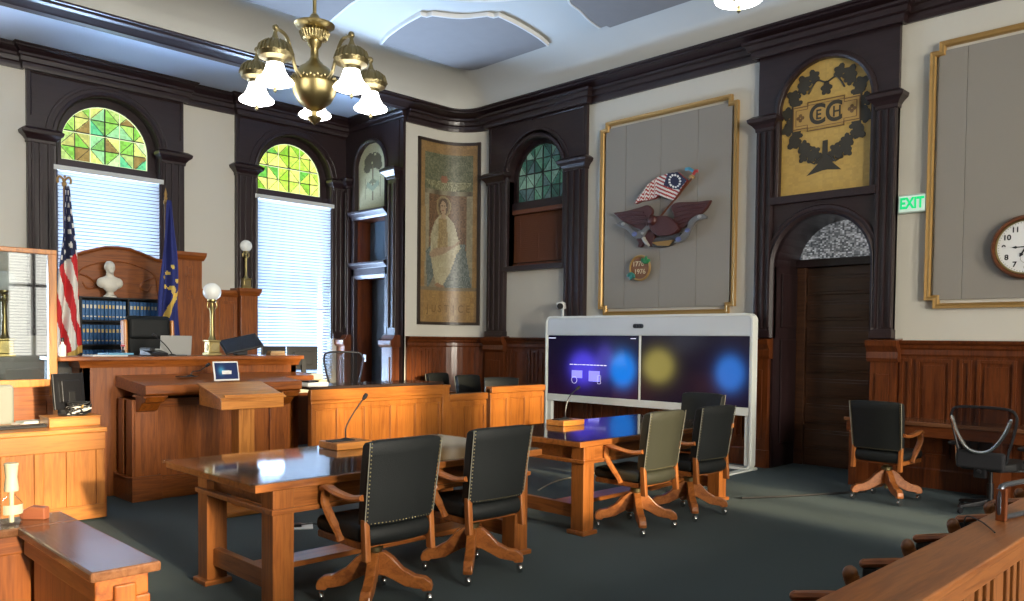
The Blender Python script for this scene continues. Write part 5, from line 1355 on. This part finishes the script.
# ------------------------------------------------------------------ bar rails in the foreground
t = thing('bar_rail', 'long varnished oak bar rail at the lower right corner', 'railing', (4.2, .93, 0))
b = MB(); b.box(-2.6, 2.0, -.115, .115, .765, .80); b.build('rail_cap', rail_w['x'], t, bevel=.01, seg=3)
b = MB(); b.box(-2.58, 2.0, -.085, .07, .685, .765); b.build('rail_fascia', rail_w['x'], t, bevel=.005)
b = MB(); b.box(-2.58, 2.0, -.05, .05, .05, .16); b.build('bottom_rail', rail_w['x'], t, bevel=.005)
MB().box(-2.58, 2.0, .03, .045, .1, .69).build('back_board', drk['z'], t)
x = -2.55; k = 0
while x < 1.95:
    wd = .13 if k % 3 == 0 else .045
    MB().box(x, x+wd, -.045, .0, .16, .69).build('baluster', rail_w['z'], t, bevel=.004); x += wd+.055; k += 1
t = thing('bar_rail', 'short dark oak rail end with timeworn top at the lower left corner', 'railing', (.98, 3.25, 0))
tp = wood('worn_top', (.105, .042, .018), (.17, .075, .035), 'y', rough=.16)
b = MB(); b.box(-.112, .112, -.49, .355, .765, .80); b.build('rail_cap', tp, t, bevel=.008, seg=2)
b = MB(); b.box(-.09, .08, -.46, .36, .69, .765); b.build('rail_fascia', red['y'], t, bevel=.005)
b = MB(); b.box(-.055, .055, -.44, .36, 0, .69); b.build('rail_body', red['z'], t, bevel=.004)
b = MB(); b.box(-.085, .085, -.465, -.40, 0, .69); b.box(-.035, .035, -.48, -.46, .05, .74); b.build('end_post', red['z'], t, bevel=.006)
t = thing('side_rail', 'panelled oak rail running off the left edge below the pump bottle', 'railing', (.15, 3.72, 0))
MB().box(-1.6, .942, -.114, .12, .765, .80).build('rail_cap', tp, t, bevel=.008)
b = MB(); b.box(-1.6, .91, -.085, .07, .69, .765); b.build('rail_fascia', red['x'], t, bevel=.005)
b = MB(); b.box(-1.6, .88, -.05, .05, 0, .69); b.build('rail_body', red['z'], t)
b = MB()
for i in range(5): frame_panel(b, -1.55+i*.44, -1.55+i*.44+.40, .10, .64, -.05, .05, .02)
b.build('panel_frame', oak['z'], t, bevel=.004)
# pump bottle
t = thing('pump_bottle', 'clear pump bottle with a tall cream top on the left rail', 'bottle', (.868, 3.69, .80))
MB().lathe([(0, 0), (.037, 0), (.039, .008), (.039, .085), (.026, .105), (.015, .115), (.015, .125)], seg=24).build('bottle_body', clear, t, smooth=True)
MB().lathe([(.009, .01), (.009, .14)], seg=12).build('dip_tube', cream, t, smooth=True)
MB().lathe([(.0, .135), (.025, .135), (.0265, .145), (.021, .19), (.025, .235), (.027, .243), (.024, .247), (0, .247)], seg=24).build('pump_top', cream, t, smooth=True)
b = MB(); vs = []
for k in range(13):
    a = R(-150+k*12); vs += [(.0396*math.cos(a), .0396*math.sin(a), .045), (.0396*math.cos(a), .0396*math.sin(a), .083)]
b.add(vs, [(2*k, 2*k+2, 2*k+3, 2*k+1) for k in range(12)]).build('label', plain('pale_label', (.46, .47, .32), .5), t)
t = thing('wooden_block', 'small red-brown block lying on the left rail beside the pump bottle', 'block', (.965, 3.74, .80), R(-45))
MB().prism([(-.05, 0), (.05, 0), (.05, .05), (-.01, .055), (-.06, .03)], 'y', -.02, .02).build('block_body', wood('block_wood', (.20, .06, .03), (.28, .09, .04), 'x'), t, bevel=.006)

# folding seats along the bar rail
def rail_seat():
    t = thing('folding_seat', 'x', 'chair', (0, 0, 0), 0, 'row of seats behind the bar rail')
    MB().box(.04, .46, .0, .05, .30, .60).build('backrest', leather, t, bevel=.015)
    MB().box(.05, .45, .06, .13, .34, .60).build('seat', leather, t, bevel=.02)
    b = MB(); P = spl([(0, .0, .675), (0, .10, .665), (0, .20, .645), (.0, .27, .628)], 5); b.tube(P, .028, 8, sq=(1., .7)); b.ell(P[-1], (.027, .02, .02), 10, 8); b.build('armrest', mah['y'] if 0 else red['y'], t, smooth=True)
    MB().prism([(.0, 0), (.27, 0), (.272, .61), (.0, .655)], 'x', -.016, .03).build('standard', blackm, t, bevel=.006)
    b = MB(); b.tube([(.39, .17, .40), (.39, .20, .56), (.39, .225, .63)], [.022, .028, .032], 12, sq=(1., .9)); b.ell((.39, .228, .64), (.032, .030, .036), 14, 10); b.build('knob_arm', rail_w['z'], t, smooth=True)
    MB().box(.39, .42, .03, .2, 0, .58).build('inner_standard', blackm, t, bevel=.006)
    return t
s0 = rail_seat(); names = ['nearest of the seats along the lower right rail, at the bottom edge', 'second seat from the bottom edge along the lower right rail', 'third seat from the bottom edge along the lower right rail', 'fourth seat from the bottom edge along the lower right rail', 'farthest seat along the lower right rail, beside the metal frame']
for i in range(5):
    if i == 0: s0.location = (2.84, 1.08, 0); s0['label'] = 'wood-armed black seat, '+names[0]
    else: dup(s0, (2.84+.635*i, 1.08, 0), 0, 'wood-armed black seat, '+names[i])
# metal frame on the rail
t = thing('frame_stand', 'dark metal frame with a wooden upright standing on the right rail', 'stand', (3.985, .965, .80))
b = MB(); b.tube(spl([(.0, .0, .012), (.12, -.03, .012), (.30, -.05, .012)], 4), .012, 8); b.tube(spl([(.0, 0, .012), (-.02, .005, .03), (-.02, .005, .12), (.0, 0, .15), (.12, -.03, .155), (.32, -.05, .150)], 5), .012, 8); b.build('metal_frame', plain('dark_steel', (.09, .10, .12), .3, .8), t, smooth=True)
MB().box(-.03, .005, -.02, .02, .0, .14).build('wooden_upright', mah['z'], t, bevel=.004)
t = thing('cord', 'thin dark cord hanging over the right rail beside the metal frame', 'cable', (3.86, 1.0, .80))
MB().tube(spl([(.05, .09, -.10), (.04, .085, .006), (0, .02, .008), (-.10, -.04, .008), (-.20, -.09, .008)], 6), .003, 6).build('cord_line', blackm, t, smooth=True)

# ------------------------------------------------------------------ chandeliers
def chandelier(loc, a0, label):
    t = thing('chandelier', label, 'chandelier', loc, R(a0), 'brass chandeliers with bell shades')
    MB().lathe([(0, -.10), (.012, -.09), (.05, -.06), (.055, -.045), (.02, -.03), (.018, 0), (.06, .02), (.12, .07), (.155, .13), (.165, .19), (.168, .20), (.165, .21), (.15, .26), (.11, .32), (.07, .345), (.06, .36), (.045, .37), (.03, .40), (.028, .46), (.05, .49), (.055, .52), (.09, .54), (.105, .58), (.08, .60), (.10, .615), (.145, .63), (.15, .64), (.09, .655), (.04, .69), (.03, .71), (.018, .72)], seg=36).build('body', brass, t, smooth=True, ang=50)
    b = MB()
    for k in range(28):
        a = 2*PI*k/28; b.tube([(.088*math.cos(a), .088*math.sin(a), .535), (.107*math.cos(a), .107*math.sin(a), .58), (.085*math.cos(a), .085*math.sin(a), .605)], .007, 5)
    b.build('fluted_collar', antique, t); b = MB()
    for k in range(40):
        a = 2*PI*k/40; b.ell((.166*math.cos(a), .166*math.sin(a), .225+.012*(k % 2)), (.011, .011, .014), 6, 4)
    b.build('embossed_band', antique, t)
    MB().lathe([(.014, .70), (.014, 5.9-loc[2]-.02), (.07, 5.9-loc[2]-.06), (.09, 5.9-loc[2])], seg=14).build('stem', brass, t, smooth=True)
    for k in range(5):
        M = Matrix.Rotation(2*PI*k/5, 4, 'Z')
        b = MB(); b.tube(spl([(.155, 0, .21), (.22, 0, .25), (.27, 0, .36), (.32, 0, .44), (.39, 0, .462), (.435, 0, .45), (.445, 0, .42)], 6), .013, 8, 0, M)
        b.ell(tuple(M @ Vector((.44, 0, .462))), (.024, .024, .026), 10, 8)
        ar = b.build('arm', antique, t, smooth=True)
        b = MB(); b.lathe([(.010, .44), (.018, .41), (.028, .385), (.065, .365), (.105, .335), (.122, .285), (.112, .255), (.068, .238), (.054, .21), (0, .21)], (.445, 0, 0), 24, 0, M)
        for q in range(20):
            a = 2*PI*q/20; b.tube([(.445+.065*math.cos(a), .065*math.sin(a), .367), (.445+.107*math.cos(a), .107*math.sin(a), .336), (.445+.124*math.cos(a), .124*math.sin(a), .285)], .008, 5, 0, M)
        b.build('shade_holder', antique, ar, smooth=True)
        b = MB(); b.lathe([(.052, .235), (.058, .21), (.072, .165), (.092, .128), (.120, .105), (.130, .09), (.124, .08), (.075, .062), (.0, .054)], (.445, 0, 0), 24, 0, M)
        b.build('bell_shade', shade_g, ar, smooth=True, ang=80)
        b = MB(); b.lathe([(0, .012), (.012, .024), (.008, .038), (.012, .05), (0, .054)], (.445, 0, 0), 12, 0, M); b.build('shade_finial', antique, ar, smooth=True)
    return t
chandelier((3.27, 5.39, 3.25), -14, 'brass five-arm chandelier with lit bell shades above the tables')
chandelier((3.60, 2.09, 3.325), 27, 'brass chandelier of which one lit shade shows at the top edge')

# ------------------------------------------------------------------ light
w = bpy.data.worlds.new('world'); S.world = w; w.use_nodes = True
bg = w.node_tree.nodes['Background']; bg.inputs['Color'].default_value = (.55, .75, 1., 1); bg.inputs['Strength'].default_value = .6
def area(name, loc, rot, sx, sy, power, col):
    l = bpy.data.lights.new(name, 'AREA'); l.shape = 'RECTANGLE'; l.size = sx; l.size_y = sy; l.energy = power; l.color = col
    o = bpy.data.objects.new(name, l); COL.objects.link(o); o.location = loc; o.rotation_euler = rot; return o
for i, c in enumerate(NW): area('daylight_near', (c, YS-.5, 3.0), (R(90), 0, 0), 1.5, 4.2, LN[i], (1., .93, .80))
for i, c in enumerate((W1X, W2X, W0X)): area('daylight_back', (c, YB+1.3, 1.3), (R(-90-28), 0, 0), 1.8, 3.0, LB[i], (.66, .80, 1.))  # the last lamp serves the unseen window added in the niche
sl = bpy.data.lights.new('sun', 'SUN'); sl.energy = SUN; sl.color = (1., .82, .52); sl.angle = R(1.6); so = bpy.data.objects.new('sun', sl); COL.objects.link(so); so.rotation_euler = Vector((.064, 1., -.21)).to_track_quat('-Z', 'Y').to_euler()
def point(name, loc, power, col, r=.1):
    l = bpy.data.lights.new(name, 'POINT'); l.energy = power; l.color = col; l.shadow_soft_size = r
    o = bpy.data.objects.new(name, l); COL.objects.link(o); o.location = loc; return o
S.view_settings.view_transform = 'Standard'; S.view_settings.look = 'None'; S.view_settings.gamma = 1; S.view_settings.use_curve_mapping = False
S.view_settings.exposure = EXPO
S.cycles.use_denoising = True
S.cycles.max_bounces = 8; S.cycles.diffuse_bounces = 4; S.cycles.glossy_bounces = 4; S.cycles.transparent_max_bounces = 12
S.cycles.sample_clamp_indirect = 6
